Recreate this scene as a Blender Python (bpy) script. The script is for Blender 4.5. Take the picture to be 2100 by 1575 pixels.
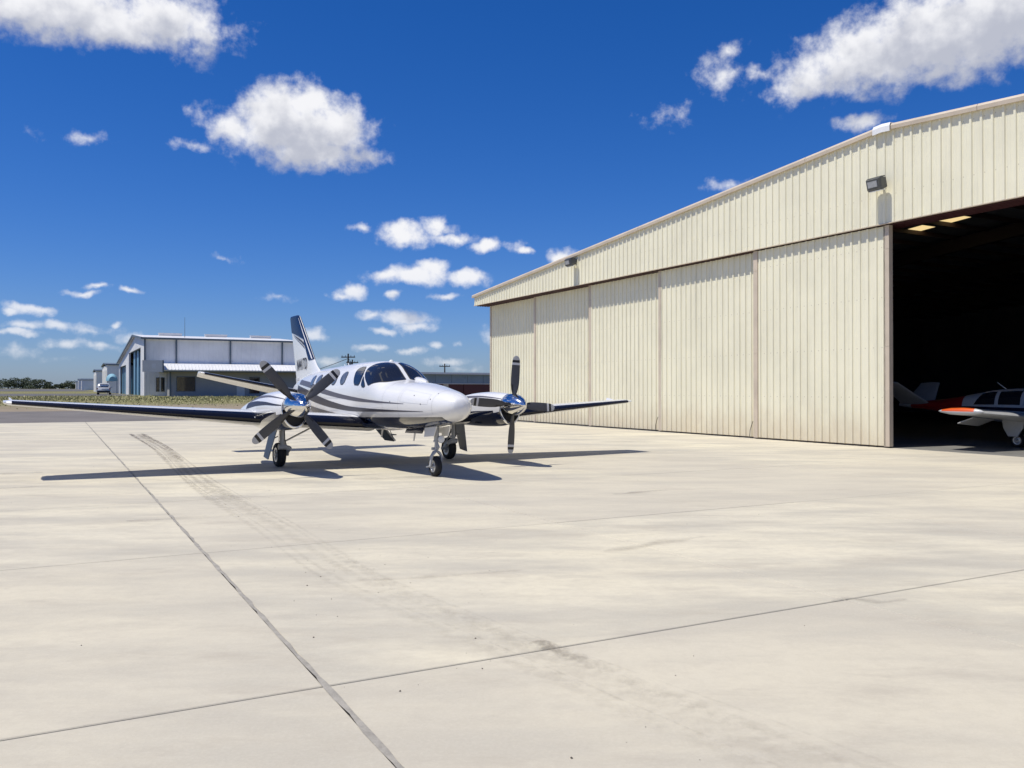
import bpy, bmesh, math, random
import numpy as np
from mathutils import Vector, Matrix
random.seed(7)
R = math.radians
for o in list(bpy.data.objects): bpy.data.objects.remove(o)
scene = bpy.context.scene
COL = scene.collection

# ------------------------------------------------------------------ camera
F_PX, CX, HOR, EYE = 1748.6, 1050.0, 798.9, 1.762
cam_d = bpy.data.cameras.new('camera'); cam = bpy.data.objects.new('camera', cam_d); COL.objects.link(cam)
cam_d.sensor_fit = 'HORIZONTAL'; cam_d.sensor_width = 36.0; cam_d.lens = 36.0 * F_PX / 2100.0
cam_d.clip_start = 0.05; cam_d.clip_end = 20000
cam.location = (0, 0, EYE)
cam.rotation_euler = (R(90) + math.atan((HOR - 787.5) / F_PX), 0, 0)
scene.camera = cam
scene.render.resolution_x, scene.render.resolution_y = 1024, 768

# ------------------------------------------------------------------ light
SUN_EL = R(66.5)
SUN_TRAVEL = Vector((0.915, 0.403)).normalized()          # horizontal direction the light travels
sun_d = bpy.data.lights.new('sun', 'SUN'); sun = bpy.data.objects.new('sun', sun_d); COL.objects.link(sun)
sun_d.energy = 4.9; sun_d.angle = R(0.5); sun_d.color = (1.0, 0.95, 0.845)
ldir = Vector((SUN_TRAVEL.x * math.cos(SUN_EL), SUN_TRAVEL.y * math.cos(SUN_EL), -math.sin(SUN_EL)))
sun.rotation_euler = ldir.to_track_quat('-Z', 'Y').to_euler()
sun.location = (0, 0, 60)
scene.view_settings.view_transform = 'Standard'; scene.view_settings.look = 'None'
scene.view_settings.exposure = 0.0; scene.view_settings.gamma = 1.0
scene.cycles.max_bounces = 8; scene.cycles.transparent_max_bounces = 12
scene.cycles.sample_clamp_indirect = 6.0

world = bpy.data.worlds.new('World'); scene.world = world; world.use_nodes = True
wt = world.node_tree; wt.nodes.clear()
def wn(tree, typ, **kw):
    n = tree.nodes.new(typ)
    for k, v in kw.items(): setattr(n, k, v)
    return n
def mth(tree, op, a, b=None, c=None, clamp=False):
    n = tree.nodes.new('ShaderNodeMath'); n.operation = op; n.use_clamp = clamp
    for i, v in enumerate((a, b, c)):
        if v is None: continue
        if isinstance(v, (int, float)): n.inputs[i].default_value = v
        else: tree.links.new(v, n.inputs[i])
    return n.outputs[0]
def vmth(tree, op, a, b=None):
    n = tree.nodes.new('ShaderNodeVectorMath'); n.operation = op
    for i, v in enumerate((a, b)):
        if v is None: continue
        if isinstance(v, (tuple, list)): n.inputs[i].default_value = v
        else: tree.links.new(v, n.inputs[i])
    return n.outputs['Value'] if op == 'LENGTH' else n.outputs[0]
def smooth(tree, v, a, b, lo=0.0, hi=1.0):
    n = tree.nodes.new('ShaderNodeMapRange'); n.interpolation_type = 'SMOOTHSTEP'; n.clamp = True
    tree.links.new(v, n.inputs[0])
    for i, x in zip((1, 2, 3, 4), (a, b, lo, hi)): n.inputs[i].default_value = x
    return n.outputs[0]

# cumulus: centre (deg azimuth, deg elevation), half axes (deg), weight
def px_dir(x, y):
    az = math.atan((x - CX) / F_PX); el = math.atan((HOR - y) / math.hypot(F_PX, x - CX)); return az, el
CLOUDS = [  # x, y, half width, half height in the view's angular scale, weight
 (600,268,150,72,1.2),(560,225,75,58,1.1),(625,212,52,50,1.1),(690,262,75,65,1.1),(480,262,55,40,.9),(640,315,140,36,1.1),(735,318,60,22,.75),
 (90,10,330,60,1.25),(330,40,130,60,1.1),(395,95,50,38,.6),
 (1960,60,230,90,1.3),(1790,110,160,75,1.15),(1660,160,80,38,.85),(1610,195,40,30,.6),(2060,20,160,95,1.2),(1930,150,90,28,.7),
 (1480,150,50,42,.62),(1505,105,34,24,.62),(1555,145,32,16,.5),(1365,238,48,22,.42),(1770,250,52,20,.72),(1490,378,52,14,.6),
 (830,482,62,26,1.0),(895,464,42,20,.85),(935,490,48,15,.8),(995,502,42,17,.95),(1078,514,24,11,.85),(742,468,30,10,.62),(1040,505,40,14,.5),
 (850,565,86,24,1.0),(885,548,42,22,.95),(960,566,45,21,1.0),(800,562,40,16,.8),
 (722,595,36,20,.9),(700,603,30,12,.7),(805,603,21,12,.85),(912,603,34,10,.65),
 (830,650,68,19,.95),(850,668,50,18,.9),(785,680,30,10,.85),(770,646,40,11,.7),
 (765,712,40,8,.75),(845,718,38,10,.8),(938,708,9,7,.6),(912,742,48,10,.7),(960,756,45,8,.5),(895,712,22,8,.75),(672,742,60,12,.55),
 (640,688,36,14,.8),(1150,525,36,20,.8),(1000,690,20,18,.55),
 (200,586,26,8,.75),(175,600,30,8,.7),(263,592,24,8,.7),(70,637,46,13,.9),(22,641,16,9,.8),(118,671,30,12,.9),(190,676,60,11,.6),(45,672,40,11,.7),(28,686,46,8,.8),
 (142,708,26,10,.7),(205,705,52,9,.6),(98,708,28,8,.55),(40,722,34,12,.5),(120,735,30,8,.4),(232,662,14,7,.7),(272,690,44,11,.75),(320,700,60,10,.6),
 (170,282,60,14,.45),(462,530,24,8,.4),(566,610,34,9,.4),(408,235,20,24,.42),(398,300,44,10,.42),
]
dens = bpy.data.node_groups.new('CloudDensity', 'ShaderNodeTree')
dens.interface.new_socket('P', in_out='INPUT', socket_type='NodeSocketVector')
dens.interface.new_socket('Dir', in_out='INPUT', socket_type='NodeSocketVector')
dens.interface.new_socket('D', in_out='OUTPUT', socket_type='NodeSocketFloat')
dens.interface.new_socket('U', in_out='OUTPUT', socket_type='NodeSocketFloat')
gi = wn(dens, 'NodeGroupInput'); go = wn(dens, 'NodeGroupOutput')
nz = wn(dens, 'ShaderNodeTexNoise'); nz.inputs['Scale'].default_value = 26; nz.inputs['Detail'].default_value = 5; nz.inputs['Roughness'].default_value = .55
dens.links.new(gi.outputs['P'], nz.inputs['Vector'])
warp = vmth(dens, 'MULTIPLY', vmth(dens, 'SUBTRACT', nz.outputs['Color'], (.5, .5, .5)), (.034, .024, 0))
pw = vmth(dens, 'ADD', gi.outputs['P'], warp)
def blobs(tree, vec, items):
    acc = None
    for (x, y, hw, hh, w) in items:
        if w <= .62: w *= .72
        az, el = px_dir(x, y); kx, ky = F_PX / hw * .90, F_PX / hh * .92
        n = tree.nodes.new('ShaderNodeVectorMath'); n.operation = 'MULTIPLY_ADD'
        tree.links.new(vec, n.inputs[0]); n.inputs[1].default_value = (kx, ky, 0); n.inputs[2].default_value = (-az * kx, -el * ky, 0)
        v = mth(tree, 'MULTIPLY_ADD', vmth(tree, 'LENGTH', n.outputs[0]), -w, w)
        acc = v if acc is None else mth(tree, 'SMOOTH_MAX', acc, v, .12)
    return acc
acc = blobs(dens, pw, CLOUDS)
# the same kind of scattered cumulus everywhere else round the sky
ng = wn(dens, 'ShaderNodeTexNoise'); ng.inputs['Scale'].default_value = 5.0; ng.inputs['Detail'].default_value = 3
dens.links.new(gi.outputs['Dir'], ng.inputs['Vector'])
sp = wn(dens, 'ShaderNodeSeparateXYZ'); dens.links.new(gi.outputs['P'], sp.inputs[0])
out_ = mth(dens, 'MAXIMUM', mth(dens, 'SUBTRACT', mth(dens, 'ABSOLUTE', sp.outputs[0]), .60), mth(dens, 'SUBTRACT', sp.outputs[1], .46))
gen = mth(dens, 'ADD', mth(dens, 'MULTIPLY', mth(dens, 'SUBTRACT', ng.outputs['Fac'], .60), 7.0), mth(dens, 'MINIMUM', mth(dens, 'MULTIPLY', out_, 60.0), 0.0))
acc = mth(dens, 'MAXIMUM', acc, gen)
nf = wn(dens, 'ShaderNodeTexNoise'); nf.inputs['Scale'].default_value = 48; nf.inputs['Detail'].default_value = 8; nf.inputs['Roughness'].default_value = .58
dens.links.new(gi.outputs['P'], nf.inputs['Vector'])
res = mth(dens, 'ADD', acc, mth(dens, 'MULTIPLY', mth(dens, 'SUBTRACT', nf.outputs['Fac'], .5), 1.30))
dens.links.new(res, go.inputs['D'])
# billows of the large clouds are lit from above
offn = vmth(dens, 'ADD', gi.outputs['P'], (-.008, .020, 0))
nf2 = wn(dens, 'ShaderNodeTexNoise'); nf2.inputs['Scale'].default_value = 34; nf2.inputs['Detail'].default_value = 5; nf2.inputs['Roughness'].default_value = .5
dens.links.new(offn, nf2.inputs['Vector'])
up = mth(dens, 'ADD', blobs(dens, vmth(dens, 'ADD', pw, (-.012, .034, 0)), [c for c in CLOUDS if c[2] >= 70]), mth(dens, 'MULTIPLY', mth(dens, 'SUBTRACT', nf2.outputs['Fac'], .5), 2.6))
dens.links.new(up, go.inputs['U'])

tc = wn(wt, 'ShaderNodeTexCoord')
sx = wn(wt, 'ShaderNodeSeparateXYZ'); wt.links.new(tc.outputs['Generated'], sx.inputs[0])
az = mth(wt, 'ARCTAN2', sx.outputs[0], sx.outputs[1]); el = mth(wt, 'ARCSINE', sx.outputs[2])
cb = wn(wt, 'ShaderNodeCombineXYZ'); wt.links.new(az, cb.inputs[0]); wt.links.new(el, cb.inputs[1])
g = wn(wt, 'ShaderNodeGroup'); g.node_tree = dens
wt.links.new(cb.outputs[0], g.inputs['P']); wt.links.new(tc.outputs['Generated'], g.inputs['Dir'])
alpha = smooth(wt, g.outputs['D'], -.02, .74)
lit = smooth(wt, g.outputs['U'], 1.05, -.40)
sky = wn(wt, 'ShaderNodeTexSky'); sky.sky_type = 'NISHITA'; sky.sun_disc = False
sky.sun_elevation = SUN_EL; sky.sun_rotation = math.atan2(-SUN_TRAVEL.x, -SUN_TRAVEL.y)
sky.altitude = 200; sky.air_density = 1.0; sky.dust_density = 0.45; sky.ozone_density = 1.6
hs = wn(wt, 'ShaderNodeHueSaturation'); hs.inputs['Saturation'].default_value = 1.17; hs.inputs['Value'].default_value = .95
tint = wn(wt, 'ShaderNodeMix', data_type='RGBA', blend_type='MULTIPLY'); tint.inputs[0].default_value = 1.0; tint.inputs[7].default_value = (.74, .93, 1.48, 1)   # camera white balance
wt.links.new(sky.outputs[0], tint.inputs[6]); wt.links.new(tint.outputs[2], hs.inputs['Color'])
cc = wn(wt, 'ShaderNodeMix', data_type='RGBA'); wt.links.new(lit, cc.inputs[0])
cc.inputs[6].default_value = (6.9, 7.2, 8.3, 1); cc.inputs[7].default_value = (12.6, 12.6, 12.9, 1)
mx = wn(wt, 'ShaderNodeMix', data_type='RGBA')
# far clouds near the horizon are seen through more air
thin = smooth(wt, el, .0, .16, .55, .97)
wt.links.new(mth(wt, 'MULTIPLY', alpha, thin), mx.inputs[0]); wt.links.new(hs.outputs[0], mx.inputs[6]); wt.links.new(cc.outputs[2], mx.inputs[7])
bg = wn(wt, 'ShaderNodeBackground'); bg.inputs['Strength'].default_value = 0.075
wt.links.new(mx.outputs[2], bg.inputs['Color'])
wo = wn(wt, 'ShaderNodeOutputWorld'); wt.links.new(bg.outputs[0], wo.inputs['Surface'])
world.cycles.sampling_method = 'MANUAL'; world.cycles.sample_map_resolution = 512

# ------------------------------------------------------------------ materials
def mat(name, col, rough=.6, metal=0., spec=.5, var=0., vscale=4., coat=0., bump=0., bscale=40., vcol=None):
    m = bpy.data.materials.new(name); m.use_nodes = True; t = m.node_tree; p = t.nodes['Principled BSDF']
    p.inputs['Base Color'].default_value = (*col, 1); p.inputs['Roughness'].default_value = rough
    p.inputs['Metallic'].default_value = metal; p.inputs['Specular IOR Level'].default_value = spec
    p.inputs['Coat Weight'].default_value = coat; p.inputs['Coat Roughness'].default_value = .03
    c = t.nodes.new('ShaderNodeTexCoord')
    if var:
        n = t.nodes.new('ShaderNodeTexNoise'); n.inputs['Scale'].default_value = vscale; n.inputs['Detail'].default_value = 6; n.inputs['Roughness'].default_value = .65
        t.links.new(c.outputs['Object'], n.inputs['Vector'])
        r = t.nodes.new('ShaderNodeMapRange'); r.inputs[1].default_value = .3; r.inputs[2].default_value = .7
        t.links.new(n.outputs['Fac'], r.inputs[0])
        mxx = t.nodes.new('ShaderNodeMix'); mxx.data_type = 'RGBA'
        t.links.new(r.outputs[0], mxx.inputs[0])
        b = vcol or tuple(x * (1 - var) for x in col)
        mxx.inputs[6].default_value = (*b, 1); mxx.inputs[7].default_value = (*col, 1)
        t.links.new(mxx.outputs[2], p.inputs['Base Color'])
    if bump:
        n2 = t.nodes.new('ShaderNodeTexNoise'); n2.inputs['Scale'].default_value = bscale; n2.inputs['Detail'].default_value = 5
        t.links.new(c.outputs['Object'], n2.inputs['Vector'])
        bn = t.nodes.new('ShaderNodeBump'); bn.inputs['Strength'].default_value = bump; bn.inputs['Distance'].default_value = .02
        t.links.new(n2.outputs['Fac'], bn.inputs['Height']); t.links.new(bn.outputs[0], p.inputs['Normal'])
    return m

def concrete_mat():
    m = bpy.data.materials.new('apron_concrete'); m.use_nodes = True; t = m.node_tree; p = t.nodes['Principled BSDF']
    g = t.nodes.new('ShaderNodeNewGeometry'); oi = t.nodes.new('ShaderNodeObjectInfo')
    def noise(scale, detail, vec, rough=.6):
        n = t.nodes.new('ShaderNodeTexNoise'); n.inputs['Scale'].default_value = scale; n.inputs['Detail'].default_value = detail; n.inputs['Roughness'].default_value = rough
        t.links.new(vec, n.inputs['Vector']); return n.outputs['Fac']
    mp = t.nodes.new('ShaderNodeMapping'); mp.inputs['Rotation'].default_value = (0, 0, -TH); mp.inputs['Scale'].default_value = (.55, 1.5, 1)
    t.links.new(g.outputs['Position'], mp.inputs[0])
    # broom / finishing streaks lie across the lanes
    st = smooth(t, noise(.55, 7, mp.outputs[0], .62), .38, .66)
    st2 = smooth(t, noise(1.6, 6, mp.outputs[0], .7), .45, .72)
    big = smooth(t, noise(.16, 5, g.outputs['Position']), .36, .66)
    fine = noise(45, 4, g.outputs['Position'])
    spots = smooth(t, noise(3.4, 8, g.outputs['Position'], .7), .63, .74)
    def mix(fac, a, b, k=1.):
        n = t.nodes.new('ShaderNodeMix'); n.data_type = 'RGBA'
        if k != 1.: fac = mth(t, 'MULTIPLY', fac, k)
        t.links.new(fac, n.inputs[0])
        for i, v in ((6, a), (7, b)):
            if isinstance(v, tuple): n.inputs[i].default_value = (*v, 1)
            else: t.links.new(v, n.inputs[i])
        return n.outputs[2]
    c = mix(big, (.575, .53, .42), (.635, .58, .435))
    c = mix(st, c, (.35, .33, .285), .75)
    c = mix(st2, c, (.33, .30, .25), .42)
    c = mix(spots, c, (.26, .24, .21), .35)
    c = mix(oi.outputs['Random'], c, (.45, .41, .335), .55)
    c = mix(smooth(t, fine, .35, .75), c, (.60, .56, .47), .2)
    mot = smooth(t, noise(9., 8, g.outputs['Position'], .75), .40, .66)
    c = mix(mot, c, (.42, .38, .305), .28)
    agg = smooth(t, noise(120, 3, g.outputs['Position']), .55, .75)
    c = mix(agg, c, (.33, .30, .25), .35)
    blot = smooth(t, noise(.9, 9, mp.outputs[0], .74), .52, .70)
    c = mix(blot, c, (.37, .33, .27), .5)
    t.links.new(c, p.inputs['Base Color']); p.inputs['Roughness'].default_value = .85; p.inputs['Specular IOR Level'].default_value = .3
    b = t.nodes.new('ShaderNodeBump'); b.inputs['Strength'].default_value = .25; b.inputs['Distance'].default_value = .004
    t.links.new(fine, b.inputs['Height']); t.links.new(b.outputs[0], p.inputs['Normal'])
    return m

TH = 0.49129                                              # direction of the apron grid and of the big hangar
UX, UY = -math.sin(TH), math.cos(TH)
NX, NY = math.cos(TH), math.sin(TH)
def W(s, t, z=0.): return Vector((NX * s + UX * t, NY * s + UY * t, z))

M = {}
M['concrete'] = concrete_mat()
M['joint'] = mat('joint_filler', (.19, .175, .15), .9, var=.4, vscale=6)
M['sealant'] = mat('joint_sealant', (.36, .335, .29), .85, var=.35, vscale=9, bump=.5, bscale=30)
M['floor'] = mat('hangar_floor', (.24, .235, .22), .45, var=.35, vscale=.6)
M['white'] = mat('aircraft_white', (.70, .70, .70), .25, coat=.5)
M['fin_navy'] = mat('fin_navy', (.006, .020, .068), .35, spec=.2)
M['shaded_white'] = mat('shaded_white_paint', (.46, .47, .48), .35, coat=.3, var=.2, vscale=2)  # white greyed down: shade of the dark bay put into the paint colour
M['navy'] = mat('aircraft_navy', (.006, .010, .030), .14, coat=1.0)
M['boot'] = mat('deicer_boot', (.004, .005, .012), .25, spec=.35)
M['charcoal'] = mat('stripe_charcoal', (.035, .034, .048), .4, spec=.25)
M['grey_stripe'] = mat('stripe_grey', (.095, .093, .115), .4, spec=.25)
M['underside'] = mat('aircraft_underside', (.66, .65, .62), .35, coat=.3)
M['chrome'] = mat('polished_spinner', (.74, .73, .72), .10, metal=1.)
M['lip'] = mat('polished_lip', (.78, .78, .78), .10, metal=1.)
M['blade'] = mat('propeller_grey', (.055, .057, .066), .48, var=.25, vscale=3)
M['blade_black'] = mat('propeller_boot', (.006, .006, .008), .45)
M['blade_white'] = mat('propeller_band', (.52, .52, .53), .4)
M['blade_tip'] = mat('propeller_tip', (.40, .40, .40), .45)
M['glass'] = mat('cockpit_glass', (.012, .014, .020), .03, spec=.45, coat=.2)
M['cabin_glass'] = mat('cabin_glass', (.16, .17, .185), .06, spec=.45, coat=.2, var=.65, vscale=6)
M['seal'] = mat('window_seal', (.035, .036, .04), .5)
M['dark'] = mat('dark_opening', (.012, .012, .014), .7)
M['gear'] = mat('gear_grey', (.42, .43, .44), .38, var=.25, vscale=12)
M['gear_steel'] = mat('gear_steel', (.55, .55, .56), .22, metal=1.)
M['gear_door'] = mat('gear_door_grey', (.17, .19, .22), .4)
M['tyre'] = mat('tyre_rubber', (.014, .014, .015), .75, bump=.3, bscale=60)
M['hub'] = mat('wheel_hub', (.55, .55, .55), .3, metal=.6)
M['stairs'] = mat('stair_tread', (.045, .06, .06), .5)
M['lens'] = mat('lamp_lens', (.70, .72, .74), .08, coat=1.)

def cladding_mat(name, col, dirt):
    m = bpy.data.materials.new(name); m.use_nodes = True; t = m.node_tree; p = t.nodes['Principled BSDF']
    c = t.nodes.new('ShaderNodeTexCoord'); sp_ = t.nodes.new('ShaderNodeSeparateXYZ'); t.links.new(c.outputs['Object'], sp_.inputs[0])
    def noise(scale, detail, sc):
        mp = t.nodes.new('ShaderNodeMapping'); mp.inputs['Scale'].default_value = sc; t.links.new(c.outputs['Object'], mp.inputs[0])
        n = t.nodes.new('ShaderNodeTexNoise'); n.inputs['Scale'].default_value = scale; n.inputs['Detail'].default_value = detail; n.inputs['Roughness'].default_value = .65
        t.links.new(mp.outputs[0], n.inputs[0]); return n.outputs['Fac']
    streak = smooth(t, noise(1.0, 6, (1, 3.2, .22)), .48, .78)
    blot = smooth(t, noise(.5, 5, (1, 1, 1)), .35, .7)
    low = smooth(t, mth(t, 'ADD', sp_.outputs[2], mth(t, 'MULTIPLY', noise(2.0, 5, (1, 1, .6)), 1.6)), .6, 2.3, 1., 0.)   # splash-back soil along the foot
    def mix(fac, a, b, k):
        n = t.nodes.new('ShaderNodeMix'); n.data_type = 'RGBA'; t.links.new(mth(t, 'MULTIPLY', fac, k), n.inputs[0])
        for i, v in ((6, a), (7, b)):
            if isinstance(v, tuple): n.inputs[i].default_value = (*v, 1)
            else: t.links.new(v, n.inputs[i])
        return n.outputs[2]
    k = mix(blot, col, tuple(x * .9 for x in col), .7)
    k = mix(streak, k, tuple(x * .72 for x in col), .45)
    k = mix(low, k, dirt, .55)
    zr = mth(t, 'ABSOLUTE', mth(t, 'SUBTRACT', mth(t, 'FRACT', mth(t, 'MULTIPLY', sp_.outputs[2], 1 / 1.52)), .5))
    yr = mth(t, 'ABSOLUTE', mth(t, 'SUBTRACT', mth(t, 'FRACT', mth(t, 'MULTIPLY', mth(t, 'ADD', sp_.outputs[1], .08), 1 / .305)), .5))
    scr = mth(t, 'MULTIPLY', smooth(t, zr, .485, .492), smooth(t, yr, .44, .47))
    k = mix(scr, k, (.36, .32, .25), .55)
    dn = noise(.9, 4, (1, 1.4, .7)); bp = t.nodes.new('ShaderNodeBump'); bp.inputs['Strength'].default_value = .35; bp.inputs['Distance'].default_value = .05
    t.links.new(dn, bp.inputs['Height']); t.links.new(bp.outputs[0], p.inputs['Normal'])
    t.links.new(k, p.inputs['Base Color']); p.inputs['Roughness'].default_value = .5; p.inputs['Specular IOR Level'].default_value = .35
    return m
M['clad'] = cladding_mat('cream_metal_cladding', (.80, .765, .595), (.52, .42, .30))
M['tan'] = mat('tan_trim', (.60, .51, .40), .5, var=.2, vscale=1.2)
M['maroon'] = mat('maroon_steel', (.060, .016, .020), .5, var=.3, vscale=2)
M['ridge_white'] = mat('white_cap', (.80, .80, .80), .4, var=.1)
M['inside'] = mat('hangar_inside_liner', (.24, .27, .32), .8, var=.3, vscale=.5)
M['steel_dark'] = mat('dark_steel', (.030, .020, .022), .6)
M['lamp'] = mat('lamp_housing', (.13, .135, .14), .35, metal=.5, var=.3, vscale=6)
M['rubber'] = mat('black_rubber', (.02, .02, .02), .7)

# ------------------------------------------------------------------ mesh helpers
class MB:
    def __init__(s): s.v = []; s.f = []; s.m = []
    def add(s, vs, fs, mi=0):
        b = len(s.v); s.v += [tuple(map(float, p)) for p in vs]
        for f in fs: s.f.append(tuple(b + i for i in f)); s.m.append(mi)
        return s
    def box(s, x0, x1, y0, y1, z0, z1, mi=0):
        return s.add([(x0,y0,z0),(x1,y0,z0),(x1,y1,z0),(x0,y1,z0),(x0,y0,z1),(x1,y0,z1),(x1,y1,z1),(x0,y1,z1)],
                     [(0,3,2,1),(4,5,6,7),(0,1,5,4),(1,2,6,5),(2,3,7,6),(3,0,4,7)], mi)
    def tube(s, p0, p1, r0, r1=None, n=10, mi=0, caps=True):
        r1 = r0 if r1 is None else r1
        p0, p1 = Vector(p0), Vector(p1); d = (p1 - p0).normalized()
        a = d.orthogonal().normalized(); b = d.cross(a)
        vs = [p0 + (a * math.cos(2*math.pi*i/n) + b * math.sin(2*math.pi*i/n)) * r0 for i in range(n)] + \
             [p1 + (a * math.cos(2*math.pi*i/n) + b * math.sin(2*math.pi*i/n)) * r1 for i in range(n)]
        fs = [(i, (i+1) % n, n + (i+1) % n, n + i) for i in range(n)]
        if caps: fs += [tuple(range(n))[::-1], tuple(range(n, 2*n))]
        return s.add(vs, fs, mi)
    def path(s, pts, r, n=8, mi=0):
        for a, b in zip(pts[:-1], pts[1:]): s.tube(a, b, r, r, n, mi)
        return s
    def loft(s, rings, mi=0, cap=True, closed=True, mif=None):
        k = len(rings[0]); vs = [p for r in rings for p in r]; b = len(s.v)
        s.v += [tuple(map(float, p)) for p in vs]
        for i in range(len(rings) - 1):
            for j in range(k if closed else k - 1):
                j2 = (j + 1) % k
                s.f.append((b+i*k+j, b+i*k+j2, b+(i+1)*k+j2, b+(i+1)*k+j)); s.m.append(mif(i, j) if mif else mi)
        if cap and closed:
            s.f.append(tuple(b+j for j in range(k))[::-1]); s.m.append(mif(0, 0) if mif else mi)
            s.f.append(tuple(b+(len(rings)-1)*k+j for j in range(k))); s.m.append(mif(len(rings)-2, 0) if mif else mi)
        return s
    def lathe(s, prof, centre, axis='y', n=32, mi=0, mif=None):
        """prof: (offset along axis, radius)"""
        rings = []
        for (h, r) in prof:
            ring = []
            for i in range(n):
                a = 2 * math.pi * i / n; c_, s_ = math.cos(a) * r, math.sin(a) * r
                q = {'y': (c_, h, s_), 'x': (h, c_, s_), 'z': (c_, s_, h)}[axis]
                ring.append((centre[0]+q[0], centre[1]+q[1], centre[2]+q[2]))
            rings.append(ring)
        return s.loft(rings, mi, True, True, mif)
    def build(s, name, mats, parent=None, smooth_=None, fix=True):
        me = bpy.data.meshes.new(name); me.from_pydata(s.v, [], s.f)
        mats = mats if isinstance(mats, (list, tuple)) else [mats]
        for m_ in mats: me.materials.append(M[m_] if isinstance(m_, str) else m_)
        me.polygons.foreach_set('material_index', s.m)
        if fix:
            bm = bmesh.new(); bm.from_mesh(me); bmesh.ops.recalc_face_normals(bm, faces=bm.faces); bm.to_mesh(me); bm.free()
        if smooth_ is not None:
            me.polygons.foreach_set('use_smooth', [True] * len(me.polygons)); me.set_sharp_from_angle(angle=R(smooth_))
        me.update()
        o = bpy.data.objects.new(name, me); COL.objects.link(o)
        if parent: o.parent = parent
        return o
def tag(o, label=None, cat=None, group=None, kind=None):
    if label: o['label'] = label
    if cat: o['category'] = cat
    if group: o['group'] = group
    if kind: o['kind'] = kind
    return o
def thing(name, label, cat, loc=(0,0,0), rz=0., group=None):
    o = bpy.data.objects.new(name, None); COL.objects.link(o); o.location = loc; o.rotation_euler = (0, 0, rz); o.empty_display_size = .3
    return tag(o, label, cat, group)
def child_copy(o, parent, loc=None):
    c = o.copy(); COL.objects.link(c); c.parent = parent
    if loc is not None: c.location = loc
    return c

# ------------------------------------------------------------------ ground
GT = [(-3000, -.14), (48, -.14), (51.8, -.06), (58, .03), (75, .27), (95, .60), (117, .95), (170, 1.02), (260, 1.25), (450, 2.0), (600, 2.4), (5000, 4.0)]
def gz(t):
    for (a, za), (b, zb) in zip(GT[:-1], GT[1:]):
        if t <= b: return za + (zb - za) * (t - a) / (b - a)
    return GT[-1][1]
def ground_mat():
    m = bpy.data.materials.new('dry_grass_ground'); m.use_nodes = True; t = m.node_tree; p = t.nodes['Principled BSDF']
    g = t.nodes.new('ShaderNodeNewGeometry')
    def noise(scale, detail, rough=.65):
        n = t.nodes.new('ShaderNodeTexNoise'); n.inputs['Scale'].default_value = scale; n.inputs['Detail'].default_value = detail; n.inputs['Roughness'].default_value = rough
        t.links.new(g.outputs['Position'], n.inputs['Vector']); return n.outputs['Fac']
    def mix(fac, a, b):
        n = t.nodes.new('ShaderNodeMix'); n.data_type = 'RGBA'; t.links.new(fac, n.inputs[0])
        for i, v in ((6, a), (7, b)):
            if isinstance(v, tuple): n.inputs[i].default_value = (*v, 1)
            else: t.links.new(v, n.inputs[i])
        return n.outputs[2]
    dot = t.nodes.new('ShaderNodeVectorMath'); dot.operation = 'DOT_PRODUCT'; dot.inputs[1].default_value = (UX, UY, 0); t.links.new(g.outputs['Position'], dot.inputs[0])
    # bare worn dirt along the edge of the pavement, grass farther out
    edge = smooth(t, mth(t, 'ADD', dot.outputs['Value'], mth(t, 'MULTIPLY', noise(.12, 5), 22.0)), 86, 98)
    dirt = mix(noise(.5, 7), (.20, .165, .12), (.30, .25, .185))
    grass = mix(smooth(t, noise(.22, 7), .35, .65), (.20, .18, .09), (.135, .15, .055))
    grass = mix(smooth(t, noise(3., 5), .4, .7), grass, (.23, .20, .11))
    t.links.new(mix(edge, dirt, grass), p.inputs['Base Color']); p.inputs['Roughness'].default_value = .95; p.inputs['Specular IOR Level'].default_value = .1
    return m
M['ground'] = ground_mat()
M['asphalt'] = mat('asphalt', (.17, .155, .145), .9, var=.3, vscale=.35, bump=.4, bscale=50)
M['asphalt_far'] = mat('weathered_asphalt', (.115, .11, .105), .9, var=.3, vscale=.05)
def sheet(name, s0, s1, ts, dz, material, ns=1, root=None):
    b = MB(); ss = [s0 + (s1 - s0) * i / ns for i in range(ns + 1)]
    for t in ts:
        for s in ss: b.v.append(tuple(W(s, t, gz(t) + dz)))
    k = ns + 1
    for i in range(len(ts) - 1):
        for j in range(ns): b.f.append((i*k+j, i*k+j+1, (i+1)*k+j+1, (i+1)*k+j)); b.m.append(0)
    o = b.build(name, material); tag(o, kind='structure'); return o
ts_all = [-3000, -200, 0, 48, 51.8, 58, 75, 95, 117, 170, 260, 450, 600, 5000]
sheet('ground', -5000, 5000, ts_all, 0, 'ground', 8)
sheet('taxi_lane', -400, 21, [51.83, 58, 64, 69.5], .012, 'asphalt', 6)
sheet('far_ramp', -500, 9.6, [118, 130, 150, 172], .012, 'asphalt_far', 4)
sheet('runway', -1500, 9, [262, 330, 450], .02, 'asphalt_far', 4)
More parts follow.
